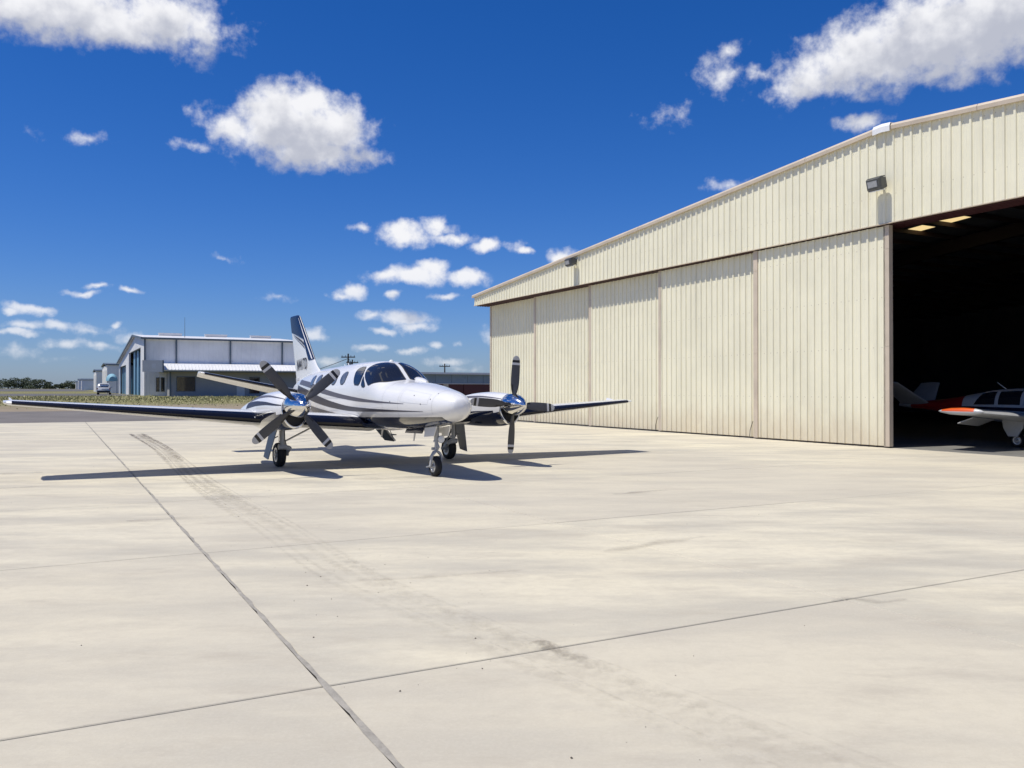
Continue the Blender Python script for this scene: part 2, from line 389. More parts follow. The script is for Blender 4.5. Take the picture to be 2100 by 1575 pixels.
# concrete apron: base sheet, dark joints and single slabs
ap = MB(); ap.add([W(-90, -90, -.03), W(22.3, -90, -.03), W(22.3, 51.83, -.03), W(-90, 51.83, -.03)], [(0, 1, 2, 3)])
ap.add([W(-90, 51.83, -.03), W(22.3, 51.83, -.03), W(22.3, 51.83, -.3), W(-90, 51.83, -.3)], [(0, 1, 2, 3)])
apron = tag(ap.build('apron', 'concrete', fix=False), kind='structure')
jf = MB(); jf.add([W(-16.2, -13.6, -.016), W(22.2, -13.6, -.016), W(22.2, 51.8, -.016), W(-16.2, 51.8, -.016)], [(0, 1, 2, 3)])
jf.build('joint_filler', 'joint', apron, fix=False)
TB = [-13.7, -9.02, -4.35, .33, 5.0, 9.68, 14.37, 19.05, 23.72, 28.4, 33.08, 37.76, 42.44, 47.1, 51.8]
SB = [-16.2, -11.8, -7.4, -3.0, 1.42, 5.85, 10.2, 14.6, 18.9, 22.28]
slabs = {}
for i, (t0, t1) in enumerate(zip(TB[:-1], TB[1:])):
    for j, (s0, s1) in enumerate(zip(SB[:-1], SB[1:])):
        g = .0105
        g0 = .014 if s0 == 1.42 else .0065; g1 = .014 if s1 == 1.42 else .0065
        key = (round(t1 - t0, 2), round(s1 - s0, 2), g0, g1)
        if key not in slabs:
            b = MB(); w_, l_ = s1 - s0, t1 - t0; e = .006
            b.v = [(g0,g,-.05),(w_-g1,g,-.05),(w_-g1,l_-g,-.05),(g0,l_-g,-.05),(g0,g,-e),(w_-g1,g,-e),(w_-g1,l_-g,-e),(g0,l_-g,-e),
                   (g0+e,g+e,0),(w_-g1-e,g+e,0),(w_-g1-e,l_-g-e,0),(g0+e,l_-g-e,0)]
            b.f = [(0,1,5,4),(1,2,6,5),(2,3,7,6),(3,0,4,7),(4,5,9,8),(5,6,10,9),(6,7,11,10),(7,4,8,11),(8,9,10,11)]; b.m = [0] * 9
            o = b.build('concrete_slab', 'concrete', apron); slabs[key] = o
        else: o = child_copy(slabs[key], apron)
        o.location = W(s0, t0, random.uniform(-.0015, .0015)); o.rotation_euler = (0, 0, TH)
# weathered sealant bead in the wide construction joint
sb = MB(); pts = []
t = -13.0
while t < 51.5:
    pts.append((t, .013 + random.uniform(-.007, .016), .013 + random.uniform(-.007, .016), random.uniform(-.004, .001))); t += random.uniform(.12, .3)
for (a, b_) in zip(pts[:-1], pts[1:]):
    sb.add([W(1.42-a[1], a[0], .003), W(1.42, a[0], .006+a[3]), W(1.42+a[2], a[0], .003), W(1.42+b_[2], b_[0], .003), W(1.42, b_[0], .006+b_[3]), W(1.42-b_[1], b_[0], .003)], [(0, 1, 4, 5), (1, 2, 3, 4)])
sb.build('sealant_bead', 'sealant', apron, 60)

def stain_mat(name, col, lo, hi, scale, k=1., rough=.9, fade=1.0):
    m = bpy.data.materials.new(name); m.use_nodes = True; t = m.node_tree; p = t.nodes['Principled BSDF']
    p.inputs['Base Color'].default_value = (*col, 1); p.inputs['Roughness'].default_value = rough
    g = t.nodes.new('ShaderNodeNewGeometry'); n = t.nodes.new('ShaderNodeTexNoise'); n.inputs['Scale'].default_value = scale; n.inputs['Detail'].default_value = 8; n.inputs['Roughness'].default_value = .7
    t.links.new(g.outputs['Position'], n.inputs['Vector'])
    n2 = t.nodes.new('ShaderNodeTexNoise'); n2.inputs['Scale'].default_value = .45; n2.inputs['Detail'].default_value = 3; t.links.new(g.outputs['Position'], n2.inputs['Vector'])
    uv = t.nodes.new('ShaderNodeUVMap'); sp_ = t.nodes.new('ShaderNodeSeparateXYZ'); t.links.new(uv.outputs[0], sp_.inputs[0])
    u = sp_.outputs[0]; edge = mth(t, 'MULTIPLY', mth(t, 'MULTIPLY', u, mth(t, 'SUBTRACT', 1.0, u)), 4.0)
    v_ = sp_.outputs[1]; ends = smooth(t, mth(t, 'MULTIPLY', mth(t, 'MULTIPLY', v_, mth(t, 'SUBTRACT', 1.0, v_)), 4.0), 0., .12)
    a = smooth(t, mth(t, 'ADD', n.outputs['Fac'], mth(t, 'MULTIPLY', mth(t, 'SUBTRACT', edge, .5), .30)), lo, hi)
    a = mth(t, 'MULTIPLY', mth(t, 'MULTIPLY', a, smooth(t, n2.outputs['Fac'], .25, .65, .35, 1.)), mth(t, 'MULTIPLY', mth(t, 'MULTIPLY', ends, smooth(t, edge, .0, .5)), mth(t, 'MULTIPLY', smooth(t, v_, .15, .85, 1.0, fade), k)))
    t.links.new(a, p.inputs['Alpha']); return m
M['tyre_mark'] = stain_mat('tyre_mark', (.20, .17, .135), .46, .78, 9., .55, fade=.18)
M['tyre_dark'] = stain_mat('tyre_mark_dark', (.11, .095, .08), .46, .74, 7., .65)
M['oil'] = stain_mat('faint_stain', (.30, .27, .225), .40, 1.0, 1.4, .50)
def ribbon(name, path, width, material, z=.004):
    me = bpy.data.meshes.new(name); vs = []; fs = []; uvs = []
    P = [Vector(p) for p in path]; L = [0.]
    for a, b in zip(P[:-1], P[1:]): L.append(L[-1] + (b - a).length)
    for i, p in enumerate(P):
        d = (P[min(i+1, len(P)-1)] - P[max(i-1, 0)]).normalized(); n = Vector((-d.y, d.x))
        w_ = width(L[i] / L[-1]) if callable(width) else width
        for k in (-.5, .5): q = p + n * w_ * k; vs.append((q.x, q.y, z)); uvs.append((k + .5, L[i] / L[-1]))
    for i in range(len(P) - 1): fs.append((2*i, 2*i+1, 2*i+3, 2*i+2))
    me.from_pydata(vs, [], fs); ul = me.uv_layers.new(name='UVMap')
    for lp in me.loops: ul.data[lp.index].uv = uvs[lp.vertex_index]
    me.materials.append(M[material]); o = bpy.data.objects.new(name, me); COL.objects.link(o); return o
def spath(pts, n=40):
    out = []
    P = [Vector((p[0], p[1])) for p in pts]; P = [2*P[0]-P[1]] + P + [2*P[-1]-P[-2]]
    for i in range(1, len(P) - 2):
        for k in range(n // (len(P) - 3)):
            u = k / (n // (len(P) - 3)); a, b, c, d = P[i-1], P[i], P[i+1], P[i+2]
            q = .5 * ((2*b) + (c-a)*u + (2*a-5*b+4*c-d)*u*u + (-a+3*b-3*c+d)*u**3)
            w_ = W(q.x, q.y); out.append((w_.x, w_.y))
    return out
trk = [(2.83, 36.9), (2.78, 27), (2.42, 17.5), (2.48, 11.3), (2.45, 7.9), (2.75, 5.4), (3.1, 3.1), (3.5, .5)]
for off, wd in ((-.22, .15), (-.12, .06), (.16, .17), (.27, .07), (.02, .30)):
    o = ribbon('tyre_mark', spath([(a_ + off + .03 * math.sin(b_ * 1.7 + off * 9), b_) for a_, b_ in trk], 84), lambda u, wd=wd: wd * (1 + .5 * math.sin(u * 23 + wd * 40)), 'tyre_mark', .0050 + .0008 * (off + .3)); o.parent = apron
for off in (-.21, .21):
    o = ribbon('tyre_mark', spath([(2.83+off, 37.2), (2.82+off, 36.2), (2.82+off, 35.2)], 12), .20, 'tyre_dark', .0066); o.parent = apron
    o = ribbon('tyre_mark', spath([(2.83+off, 34.9), (2.8+off, 28), (2.55+off, 20)], 24), .16, 'tyre_mark', .0066); o.parent = apron
o = ribbon('tyre_mark', spath([(2.95, 5.2), (3.02, 4.75), (3.12, 4.3)], 12), .22, 'tyre_mark', .0072); o.parent = apron
rs = random.Random(11)
for k in range(12):
    s0 = rs.uniform(-2, 16); t0 = rs.uniform(3.5, 26); L_ = rs.uniform(.5, 2.2); an = rs.gauss(0.0, .25)
    pts = [(s0 + L_ * (u - .5) * math.cos(an) + rs.gauss(0, .04), t0 + L_ * (u - .5) * math.sin(an) + rs.gauss(0, .05)) for u in (0, .3, .6, 1.)]
    o = ribbon('stain', spath(pts, 18), lambda u, w_=rs.uniform(.15, .7), f_=rs.uniform(0, 6): w_ * (.3 + 2.6 * u * (1 - u)) * (1 + .35 * math.sin(u * 14 + f_)), 'oil', .0076 + k * .0002); o.parent = apron
for pts, z in (([(5.5, 30), (10, 34), (16, 35.5)], .0042), ([(6.0, 29), (11, 32.6), (17, 33.5)], .0048), ([(4.6, 26), (9, 30.5), (15, 37.5)], .0054)):
    o = ribbon('tyre_mark', spath(pts, 24), .30, 'oil', z); o.parent = apron
# grit scattered over the apron
M['grit'] = mat('grit', (.09, .075, .06), .9)
gr = MB()
for i in range(150):
    if i < 95:
        t = random.uniform(2.5, 20); s = 2.6 + random.gauss(0, .55)
    else: t = random.uniform(2.2, 22); s = random.uniform(-1.8, 12)
    r = random.choice((.003, .004, .004, .005, .006, .008)); q = W(s, t, .002)
    vs = [(q.x + random.uniform(.6, 1.2) * r * math.cos(a), q.y + random.uniform(.6, 1.2) * r * math.sin(a), q.z) for a in (0, 1.25, 2.5, 3.8, 5.0)] + [(q.x, q.y, q.z + r * .9)]
    gr.add(vs, [(0, 1, 5), (1, 2, 5), (2, 3, 5), (3, 4, 5), (4, 0, 5)])
tag(gr.build('grit', 'grit'), 'dark grit scattered over the concrete apron', 'grit', kind='stuff')

# ------------------------------------------------------------------ the big cream hangar
HS, HT = 21.985, 17.3
hangar = thing('hangar', 'large cream ribbed metal hangar with tall sliding doors and dark open bay', 'hangar', W(HS, HT, 0), TH)
ROOF = lambda y: 9.69 - .081 * abs(y)
def ribs(b, y0, y1, zlo, zhi, x=0., pitch=.305, h=.042, phase=0.):
    """ribbed metal sheet facing -x, between y0 and y1; zhi is a number or a function of y"""
    top = zhi if callable(zhi) else (lambda y: zhi)
    ys = [(y0, 0.)]
    k = math.floor(y0 / pitch)
    while k * pitch < y1 + pitch:
        c = k * pitch + phase
        for dy, hh in ((-.046, 0), (-.030, h), (.030, h), (.046, 0), (.125, 0), (.133, .005), (.149, .005), (.157, 0), (.205, 0), (.213, .005), (.229, .005), (.237, 0)):
            if y0 + .001 < c + dy < y1 - .001: ys.append((c + dy, hh))
        k += 1
    ys.append((y1, 0.)); 
    if y0 < 0 < y1: ys.append((0., next((h_ for (a, h_), (c_, _) in zip(ys, ys[1:]) if a <= 0 < c_), 0.)))
    ys.sort()
    n = len(b.v)
    for (y, hh) in ys: b.v += [(x - hh, y, zlo), (x - hh, y, top(y))]
    for i in range(len(ys) - 1): b.f.append((n+2*i, n+2*i+1, n+2*i+3, n+2*i+2)); b.m.append(0)
    return b
YE = 28.55
hb = MB(); ribs(hb, -YE, YE, 6.76, lambda y: ROOF(y) - .08); hb.build('header_cladding', 'clad', hangar, fix=False)
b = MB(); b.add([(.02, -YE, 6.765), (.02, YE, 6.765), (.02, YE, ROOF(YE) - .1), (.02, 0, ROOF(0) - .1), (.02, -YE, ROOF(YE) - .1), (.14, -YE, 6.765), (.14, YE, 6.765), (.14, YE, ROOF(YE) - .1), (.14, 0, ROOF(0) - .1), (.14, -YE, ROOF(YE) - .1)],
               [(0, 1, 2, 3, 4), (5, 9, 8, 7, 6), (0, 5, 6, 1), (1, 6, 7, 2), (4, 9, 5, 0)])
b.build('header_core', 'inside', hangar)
MB().box(-.045, .03, -YE - .01, YE + .01, 6.735, 6.758).build('header_sill', 'tan', hangar)
sf = MB().box(.15, 1.15, -YE + .02, YE - .02, 6.80, 6.84); sf.build('soffit', 'maroon', hangar)
for xr in (.20, .365, .525, .685, .85): MB().box(xr - .035, xr + .035, -YE + .05, YE - .05, 6.72, 6.798).build('door_track', 'maroon', hangar)
MB().box(0.03, 1.15, YE - .01, YE + .035, 6.75, ROOF(YE) - .06).build('header_end', 'clad', hangar)
# gable trim in lengths, and the white cap over the ridge
for sg in (1, -1):
    edges = [.14, 3.0, 7.6, 12.2, 16.8, 21.4, 26.0, YE + .12]
    for a, c in zip(edges[:-1], edges[1:]):
        tb = MB(); ya, yc = sg * a, sg * (c - .012)
        prof = [(-.12, -.155), (-.13, -.05), (-.085, .02), (.18, .03), (.18, -.01), (-.04, -.155)]
        tb.loft([[(px_, yy, ROOF(yy) + pz_) for px_, pz_ in prof] for yy in (ya, yc)]); tb.build('gable_trim', 'tan', hangar)
cp = MB(); prof = [(-.175, -.21), (-.18, -.05), (-.13, .05), (.2, .065), (.2, .04), (-.12, .03), (-.155, -.05), (-.155, -.21)]
cp.loft([[(a, yy, ROOF(yy) + c) for a, c in prof] for yy in (-.30, 0, .30)]); cp.build('ridge_cap', 'ridge_white', hangar)
# doors: y range, face offset
def door(y0, y1, x, trims='l'):
    d = MB().box(x + .012, x + .115, y0 + .01, y1 - .01, .05, 6.715).build('sliding_door', 'clad', hangar)
    ribs(MB(), y0 + .02, y1 - .02, .06, 6.71, x, phase=.11).build('door_cladding', 'clad', d, fix=False)
    for side in trims:
        ya = y1 - .20 if side == 'l' else y0
        for z0, z1 in ((.045, 3.05), (3.056, 6.0), (6.006, 6.718)): MB().box(x - .042, x + .125, ya, ya + .20, z0, z1).build('edge_trim', 'tan', d)
    MB().box(x + .03, x + .09, y0 + .03, y1 - .03, .004, .06).build('bottom_guide', 'steel_dark', d)
    return d
DW = 5.62
xs_ = [.79, .625, .46, .30, .14]
ls = [(22.28, 27.98), (16.75, 22.42), (11.15, 16.82), (5.55, 11.28), (-.06, 5.60)]
for k, ((a, c), x) in enumerate(zip(ls, xs_)): door(a, c, x, 'l' if k < 4 else 'lr')
for (a, c), x in zip([(-27.98, -22.28), (-22.42, -16.75), (-16.82, -11.15), (-11.28, -5.6), (-11.2, -5.5)], xs_): door(a, c, x, 'r')  # unseen right-half doors, set closed to keep light out of the bay
# shell: side, rear and roof
for sg in (1, -1):
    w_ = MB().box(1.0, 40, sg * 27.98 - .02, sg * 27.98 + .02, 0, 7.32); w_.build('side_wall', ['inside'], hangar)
    sk = MB(); 
    for k in range(0, 130): sk.box(.96 + k*.3, .99 + k*.3, sg*28.0+.002 if sg > 0 else sg*28.0-.036, sg*28.0+.036 if sg > 0 else sg*28.0-.002, .02, 7.3)
    sk.box(.95, 40, sg*28.0 - .001 if sg > 0 else sg*28.0 - .012, sg*28.0 + .012 if sg > 0 else sg*28.0 + .001, .01, 7.31); sk.build('side_cladding', 'clad', hangar)
    MB().box(.93, 1.0, sg*27.99 - .05, sg*27.99 + .05, 0, 6.79).build('corner_trim', 'tan', hangar)
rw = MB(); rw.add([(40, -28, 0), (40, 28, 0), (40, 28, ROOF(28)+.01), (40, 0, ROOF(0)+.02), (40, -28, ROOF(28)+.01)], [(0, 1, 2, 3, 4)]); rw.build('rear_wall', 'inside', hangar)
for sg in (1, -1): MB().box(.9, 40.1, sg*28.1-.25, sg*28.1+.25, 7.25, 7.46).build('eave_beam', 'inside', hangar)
SKY = [(12.0, 12.9, 7.5, 8.8), (12.0, 12.9, 5.8, 7.15)]
xg = [.03, 12.0, 12.9, 40.05]; yg = [-YE - .1, 0, 5.8, 7.15, 7.5, 8.8, YE + .1]
rf = MB()
for x0, x1 in zip(xg[:-1], xg[1:]):
    for y0, y1 in zip(yg[:-1], yg[1:]):
        if any(abs(x0-s_[0]) < .01 and abs(y0-s_[2]) < .01 for s_ in SKY): continue
        rf.add([(x0, y0, ROOF(y0)+.0), (x1, y0, ROOF(y0)+.0), (x1, y1, ROOF(y1)+.0), (x0, y1, ROOF(y1)+.0)], [(0, 1, 2, 3)])
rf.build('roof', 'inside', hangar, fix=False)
mt = bpy.data.materials.new('fibreglass_skylight'); mt.use_nodes = True
tr = mt.node_tree.nodes.new('ShaderNodeBsdfTranslucent'); tr.inputs[0].default_value = (.62, .46, .20, 1)
mt.node_tree.links.new(tr.outputs[0], mt.node_tree.nodes['Material Output'].inputs[0]); M['skylight'] = mt
for x0, x1, y0, y1 in SKY:
    MB().add([(x0, y0, ROOF(y0)), (x1, y0, ROOF(y0)), (x1, y1, ROOF(y1)), (x0, y1, ROOF(y1))], [(0, 1, 2, 3)]).build('skylight', 'skylight', hangar, fix=False)
for xr in (7.0, 15.0, 23.0, 31.0):
    rb = MB()
    for sg in (1, -1): rb.loft([[(xr-.12, yy, ROOF(yy)-.3-d_), (xr+.12, yy, ROOF(yy)-.3-d_), (xr+.12, yy, ROOF(yy)-.26), (xr-.12, yy, ROOF(yy)-.26)] for yy, d_ in ((.02*sg, .45), (27.9*sg, .8))])
    rb.build('rafter', 'steel_dark', hangar)
M['purlin'] = mat('purlin_steel', (.07, .045, .045), .6)
for k in range(-8, 18):
    yy = k * 1.5 + .6
    MB().box(.2, 39.9, yy - .03, yy + .03, ROOF(yy) - .25, ROOF(yy) - .06).build('purlin', 'purlin', hangar)
MB().box(.30, 40, -27.95, 27.95, -.2, .004).build('floor', 'floor', hangar)
# hanging pull cords on two doors
for yy, x in ((11.30, .25), (5.62, .09)):
    MB().path([(x, yy, .62), (x - .05, yy + .03, .45), (x - .07, yy + .07, .3), (x - .06, yy + .10, .08)], .012, 6).build('pull_strap', 'rubber', hangar)

def flood_light(t, z, label):
    r = thing('flood_light', label, 'lamp', W(HS, t, z), TH, 'flood lights on the hangar header')
    MB().tube((-.03, 0, -.02), (-.22, 0, .02), .028, .022, 10).box(-.06, -.034, -.08, .08, -.10, .07).build('bracket', 'lamp', r, 40)
    h = MB(); ring = lambda x, hw, z0, z1: [(x, -hw, z0), (x, hw, z0), (x, hw, z1), (x, -hw, z1)]
    h.loft([ring(-.16, .15, -.10, .10), ring(-.20, .24, -.16, .13), ring(-.44, .25, -.21, .17), ring(-.52, .22, -.16, .13)]); hb_ = h.build('housing', 'lamp', r); hb_.rotation_euler = (0, R(-14), 0)
    MB().box(-.47, -.24, -.20, .20, -.232, -.205).build('lens', 'lens', hb_)
    MB().box(-.545, -.515, -.16, .16, -.10, .08).build('cover', 'gear', hb_)
    MB().box(-.40, -.24, -.252, .252, .155, .185).build('visor', 'lamp', hb_)
flood_light(17.33, 8.02, 'grey flood light on the hangar header right below the white ridge cap')
flood_light(34.55, 7.95, 'grey flood light near the low left end of the hangar header')

# ------------------------------------------------------------------ the twin turboprop
PSI = 0.53115
PX, PY = -3.4547, 20.5494
plane = thing('turboprop_airplane', 'white and navy twin propeller business airplane with charcoal swoosh stripes parked on the apron', 'airplane', (PX, PY, 0.003), PSI - math.pi / 2)
plane.rotation_euler = (R(0.0), 0, PSI - math.pi / 2)
ROLL = math.tan(R(-.30))       # the airplane stands a touch low on its left side
#            x     zb    zt    w     zc    n
FST = np.array([
 [4.975,1.41,1.45,.015,1.43,2.0],[4.965,1.335,1.525,.115,1.43,2.0],[4.91,1.255,1.595,.205,1.43,2.05],[4.77,1.175,1.66,.295,1.425,2.1],
 [4.50,1.105,1.73,.395,1.42,2.2],[4.10,1.045,1.790,.480,1.42,2.3],[3.65,.985,1.855,.570,1.43,2.35],[3.15,.94,1.905,.645,1.45,2.4],
 [2.70,.915,1.935,.695,1.48,2.4],[2.42,.905,1.970,.720,1.50,2.4],[2.15,.90,2.12,.735,1.52,2.4],[1.90,.895,2.275,.745,1.54,2.4],
 [1.60,.89,2.37,.75,1.56,2.4],[1.20,.885,2.41,.755,1.58,2.4],[.50,.88,2.415,.755,1.60,2.4],[-.60,.88,2.39,.755,1.60,2.4],[-1.6,.89,2.355,.745,1.60,2.4],
 [-2.6,.98,2.325,.67,1.62,2.35],[-3.6,1.14,2.27,.54,1.68,2.3],[-4.6,1.33,2.16,.38,1.72,2.2],[-5.4,1.47,2.03,.24,1.74,2.1],[-5.95,1.56,1.90,.13,1.74,2.0],[-6.12,1.62,1.82,.06,1.73,2.0]])[::-1]
def pchip(X, Yv, x):
    h = np.diff(X); d = np.diff(Yv) / h; m = np.zeros_like(Yv)
    for i in range(1, len(X) - 1):
        if d[i-1] * d[i] > 0:
            w1 = 2*h[i] + h[i-1]; w2 = h[i] + 2*h[i-1]; m[i] = (w1 + w2) / (w1 / d[i-1] + w2 / d[i])
    m[0] = d[0]; m[-1] = d[-1]
    x = min(max(x, X[0]), X[-1]); i = min(max(int(np.searchsorted(X, x)) - 1, 0), len(X) - 2); t = (x - X[i]) / h[i]
    return float((2*t**3-3*t**2+1)*Yv[i] + (t**3-2*t**2+t)*h[i]*m[i] + (-2*t**3+3*t**2)*Yv[i+1] + (t**3-t**2)*h[i]*m[i+1])
_fc = {}
def fst(x):
    k = round(x, 4)
    if k not in _fc: _fc[k] = [pchip(FST[:, 0], FST[:, j], x) for j in range(1, 6)]
    return _fc[k]
def S(x, ph, side=1, off=0.):
    zb, zt, w, zc, n = fst(x)
    s_ = max(math.sin(ph), 0) ** (2 / n); c_ = abs(math.cos(ph)) ** (2 / n)
    p = Vector((x, w * s_, zc + ((zt - zc) if ph <= math.pi / 2 else -(zc - zb)) * c_))
    if off:
        a = S(x + .01, ph) - S(x - .01, ph); b_ = S(x, min(ph + .02, 3.14)) - S(x, max(ph - .02, 0.001)); nn = a.cross(b_)
        if nn.length > 1e-9:
            nn.normalize()
            c0 = Vector((x, 0, zc))
            if nn.dot(p - c0) < 0: nn = -nn
            p = p + nn * off
    return Vector((p.x, p.y * side, p.z))
def phi_of_z(x, z):
    zb, zt, w, zc, n = fst(x)
    if z >= zc: q = min(max((z - zc) / (zt - zc), 0), 1); return math.acos(q ** (n / 2))
    q = min(max((zc - z) / (zc - zb), 0), 1); return math.pi - math.acos(q ** (n / 2))
split_z = lambda x: 1.105 + .027 * x
# body of the fuselage
stn = sorted(set(np.round(np.concatenate([np.linspace(-6.12, 1.2, 60), np.linspace(1.2, 2.8, 40), np.linspace(2.8, 4.6, 28), np.linspace(4.6, 4.985, 22)]), 4)))
rings = []
for x in stn:
    ps = min(max(phi_of_z(x, split_z(x)), 1.6), 3.0)
    ph = list(np.linspace(0.0, ps, 27)) + list(np.linspace(ps, math.pi, 12)[1:])
    half = [S(x, p, 1) for p in ph]
    rings.append(half + [Vector((q.x, -q.y, q.z)) for q in half[-2:0:-1]])
K = len(rings[0]); nh = 38
def fmat(i, j):
    jj = j if j < nh - 1 else K - 1 - j
    return 1 if (jj >= 26 and stn[i] < 4.62 and stn[i] > -5.2) else 0
fus = MB().loft(rings, mif=fmat).build('fuselage', ['white', 'navy'], plane, 50)

def patch(name, rows, mats, parent, off=.004, nx=10, sides=(-1, 1), sm=60):
    """rows: (phi_deg, x0, x1) slices -> surface-hugging pane on each side"""
    out = []
    ph = np.array([r[0] for r in rows], float); a = np.array([r[1] for r in rows], float); c = np.array([r[2] for r in rows], float)
    pp = np.linspace(ph[0], ph[-1], 26)
    for side in sides:
        b_ = MB(); vs = []
        for p in pp:
            x0, x1 = pchip(ph, a, p), pchip(ph, c, p)
            for k in range(nx + 1): vs.append(S(x0 + (x1 - x0) * k / nx, R(p), side, off))
        fs = [(i*(nx+1)+k, i*(nx+1)+k+1, (i+1)*(nx+1)+k+1, (i+1)*(nx+1)+k) for i in range(len(pp)-1) for k in range(nx)]
        b_.add(vs, fs); o = b_.build(name, mats, parent, sm)
        # the pane sits proud of the skin facing outwards
        me = o.data; me.update()
        q = sum((Vector(f.normal) for f in me.polygons), Vector()); cpt = sum((Vector(v.co) for v in me.vertices), Vector()) / len(me.vertices)
        if q.dot(cpt - Vector((cpt.x, 0, 1.55))) < 0: me.flip_normals()
        out.append(o)
    return out
def grow(rows, e, ep):
    r = [(p, a - e, c + e) for p, a, c in rows]
    return [(r[0][0] - ep, r[0][1] + e*.9, r[0][2] - e*.9)] + r[1:-1] + [(r[-1][0] + ep, r[-1][1] + e*.9, r[-1][2] - e*.9)]
WS = [(3.5, 1.70, 2.37), (5, 1.66, 2.41), (13, 1.55, 2.42), (28, 1.41, 2.37), (40, 1.37, 2.29), (52, 1.43, 2.15), (60, 1.54, 2.03), (66, 1.68, 1.93), (69, 1.80, 1.86)]
SW = [(37.5, .93, 1.13), (39, .84, 1.18), (44, .79, 1.235), (50, .80, 1.30), (57, .85, 1.345), (65, .91, 1.345), (71, .97, 1.325), (73.5, 1.04, 1.27)]
TW = [(60, 1.42, 1.445), (64, 1.425, 1.51), (71, 1.435, 1.635), (74, 1.455, 1.665), (75, 1.50, 1.63)]
def cabin(xc): return [(49.5, xc-.055, xc+.07), (51, xc-.11, xc+.13), (54, xc-.155, xc+.165), (60, xc-.175, xc+.18), (66, xc-.165, xc+.175), (70.5, xc-.125, xc+.15), (73, xc-.06, xc+.07)]
for rows, nm, gl in [(WS, 'windshield', 'glass'), (SW, 'cockpit_window', 'glass'), (TW, 'vent_window', 'glass')] + [(cabin(x), 'cabin_window', 'cabin_glass') for x in (.16, -.48, -1.13, -1.78, -2.40)]:
    e = .022 if nm != 'vent_window' else .014
    fr = patch('window_frame', grow(rows, e, 1.6), ['seal'], plane, .0035); gls = patch(nm, rows, [gl], plane, .007)
    for f_, g_ in zip(fr, gls): f_.parent = g_
# glareshield fairing bump and wiper at the right foot of the windscreen
w_ = MB(); 
for side in (1,):
    rr = []
    for k, (x, sc) in enumerate(((2.28, .02), (2.36, .07), (2.52, .085), (2.70, .06), (2.80, .01))):
        c0 = S(x, R(16), side, .0); rr.append([c0 + Vector((0, math.cos(a) * sc * 1.5, math.sin(a) * sc * .9)) for a in np.linspace(0, 2 * math.pi, 12, endpoint=False)])
    w_.loft(rr)
w_.build('fairing', 'white', plane, 50)

def stripe(name, up, lo, material, off=.0028, n=46, sides=(-1, 1)):
    xu = np.array([p[0] for p in up]); zu = np.array([p[1] for p in up]); xl = np.array([p[0] for p in lo]); zl = np.array([p[1] for p in lo])
    for side in sides:
        vs = []; X = np.linspace(max(xu[0], xl[0]), min(xu[-1], xl[-1]), n)
        for x in X:
            a, c = pchip(xu, zu, x), pchip(xl, zl, x)
            for k in range(4): vs.append(S(x, phi_of_z(x, a + (c - a) * k / 3), side, off))
        fs = [(i*4+k, i*4+k+1, (i+1)*4+k+1, (i+1)*4+k) for i in range(n-1) for k in range(3)]
        MB().add(vs, fs).build(name, material, plane, 60)
stripe('stripe', [(-4.4, 2.04), (-2.6, 1.95), (-1.28, 1.795), (.21, 1.65), (1.48, 1.565), (2.55, 1.512), (3.5, 1.476)], [(-4.4, 1.91), (-2.6, 1.81), (-1.28, 1.665), (.21, 1.55), (1.48, 1.49), (2.55, 1.475), (3.5, 1.468)], 'grey_stripe')
stripe('stripe', [(-4.6, 1.88), (-2.8, 1.75), (-1.77, 1.625), (-.53, 1.475), (.81, 1.372), (2.27, 1.345), (4.16, 1.332)], [(-4.6, 1.70), (-2.8, 1.52), (-1.77, 1.42), (-.53, 1.315), (.81, 1.262), (2.27, 1.286), (4.16, 1.325)], 'charcoal')
stripe('stripe', [(-4.2, 1.54), (-2.8, 1.36), (-1.49, 1.265), (-.46, 1.19), (.30, 1.135), (.75, 1.115)], [(-4.2, 1.38), (-2.8, 1.15), (-1.49, 1.09), (-.46, 1.08), (.30, 1.10), (.75, 1.11)], 'grey_stripe')
# skin joints: nose cone ring, nose bay door, frames and escape hatch outline
def seam(pts, w_=.007):
    for side in (-1, 1):
        vs = []
        for x, p, dx, dp in pts: vs += [S(x - dx * w_/2, R(p - dp * w_ * 40), side, .0016), S(x + dx * w_/2, R(p + dp * w_ * 40), side, .0016)]
        MB().add(vs, [(2*i, 2*i+1, 2*i+3, 2*i+2) for i in range(len(pts)-1)]).build('skin_seam', 'seam', plane, 60)
M['seam'] = mat('skin_seam', (.44, .44, .45), .5)
for x in (4.44, 3.28, 2.62, -2.75, -3.9): seam([(x, p, 1, 0) for p in range(2, 118, 4)])
for p in (48, 84): seam([(x, p, 0, 1) for x in np.linspace(3.36, 4.30, 14)])
for x in (3.36, 4.30): seam([(x, p, 1, 0) for p in range(48, 86, 3)])
seam([(x, 92, 0, 1) for x in np.linspace(-2.7, 2.6, 40)], .005)
# screws, static ports and access fasteners on the nose
for x, p in ((2.96, 86), (4.36, 66), (4.08, 84), (4.45, 38), (3.8, 62)):
    for side in (-1,):
        c0 = S(x, R(p), side, .001); d_ = (S(x, R(p), side, .01) - c0).normalized(); MB().tube(c0, c0 + d_ * .004, .012, .012, 8).build('fastener', 'seal', plane)

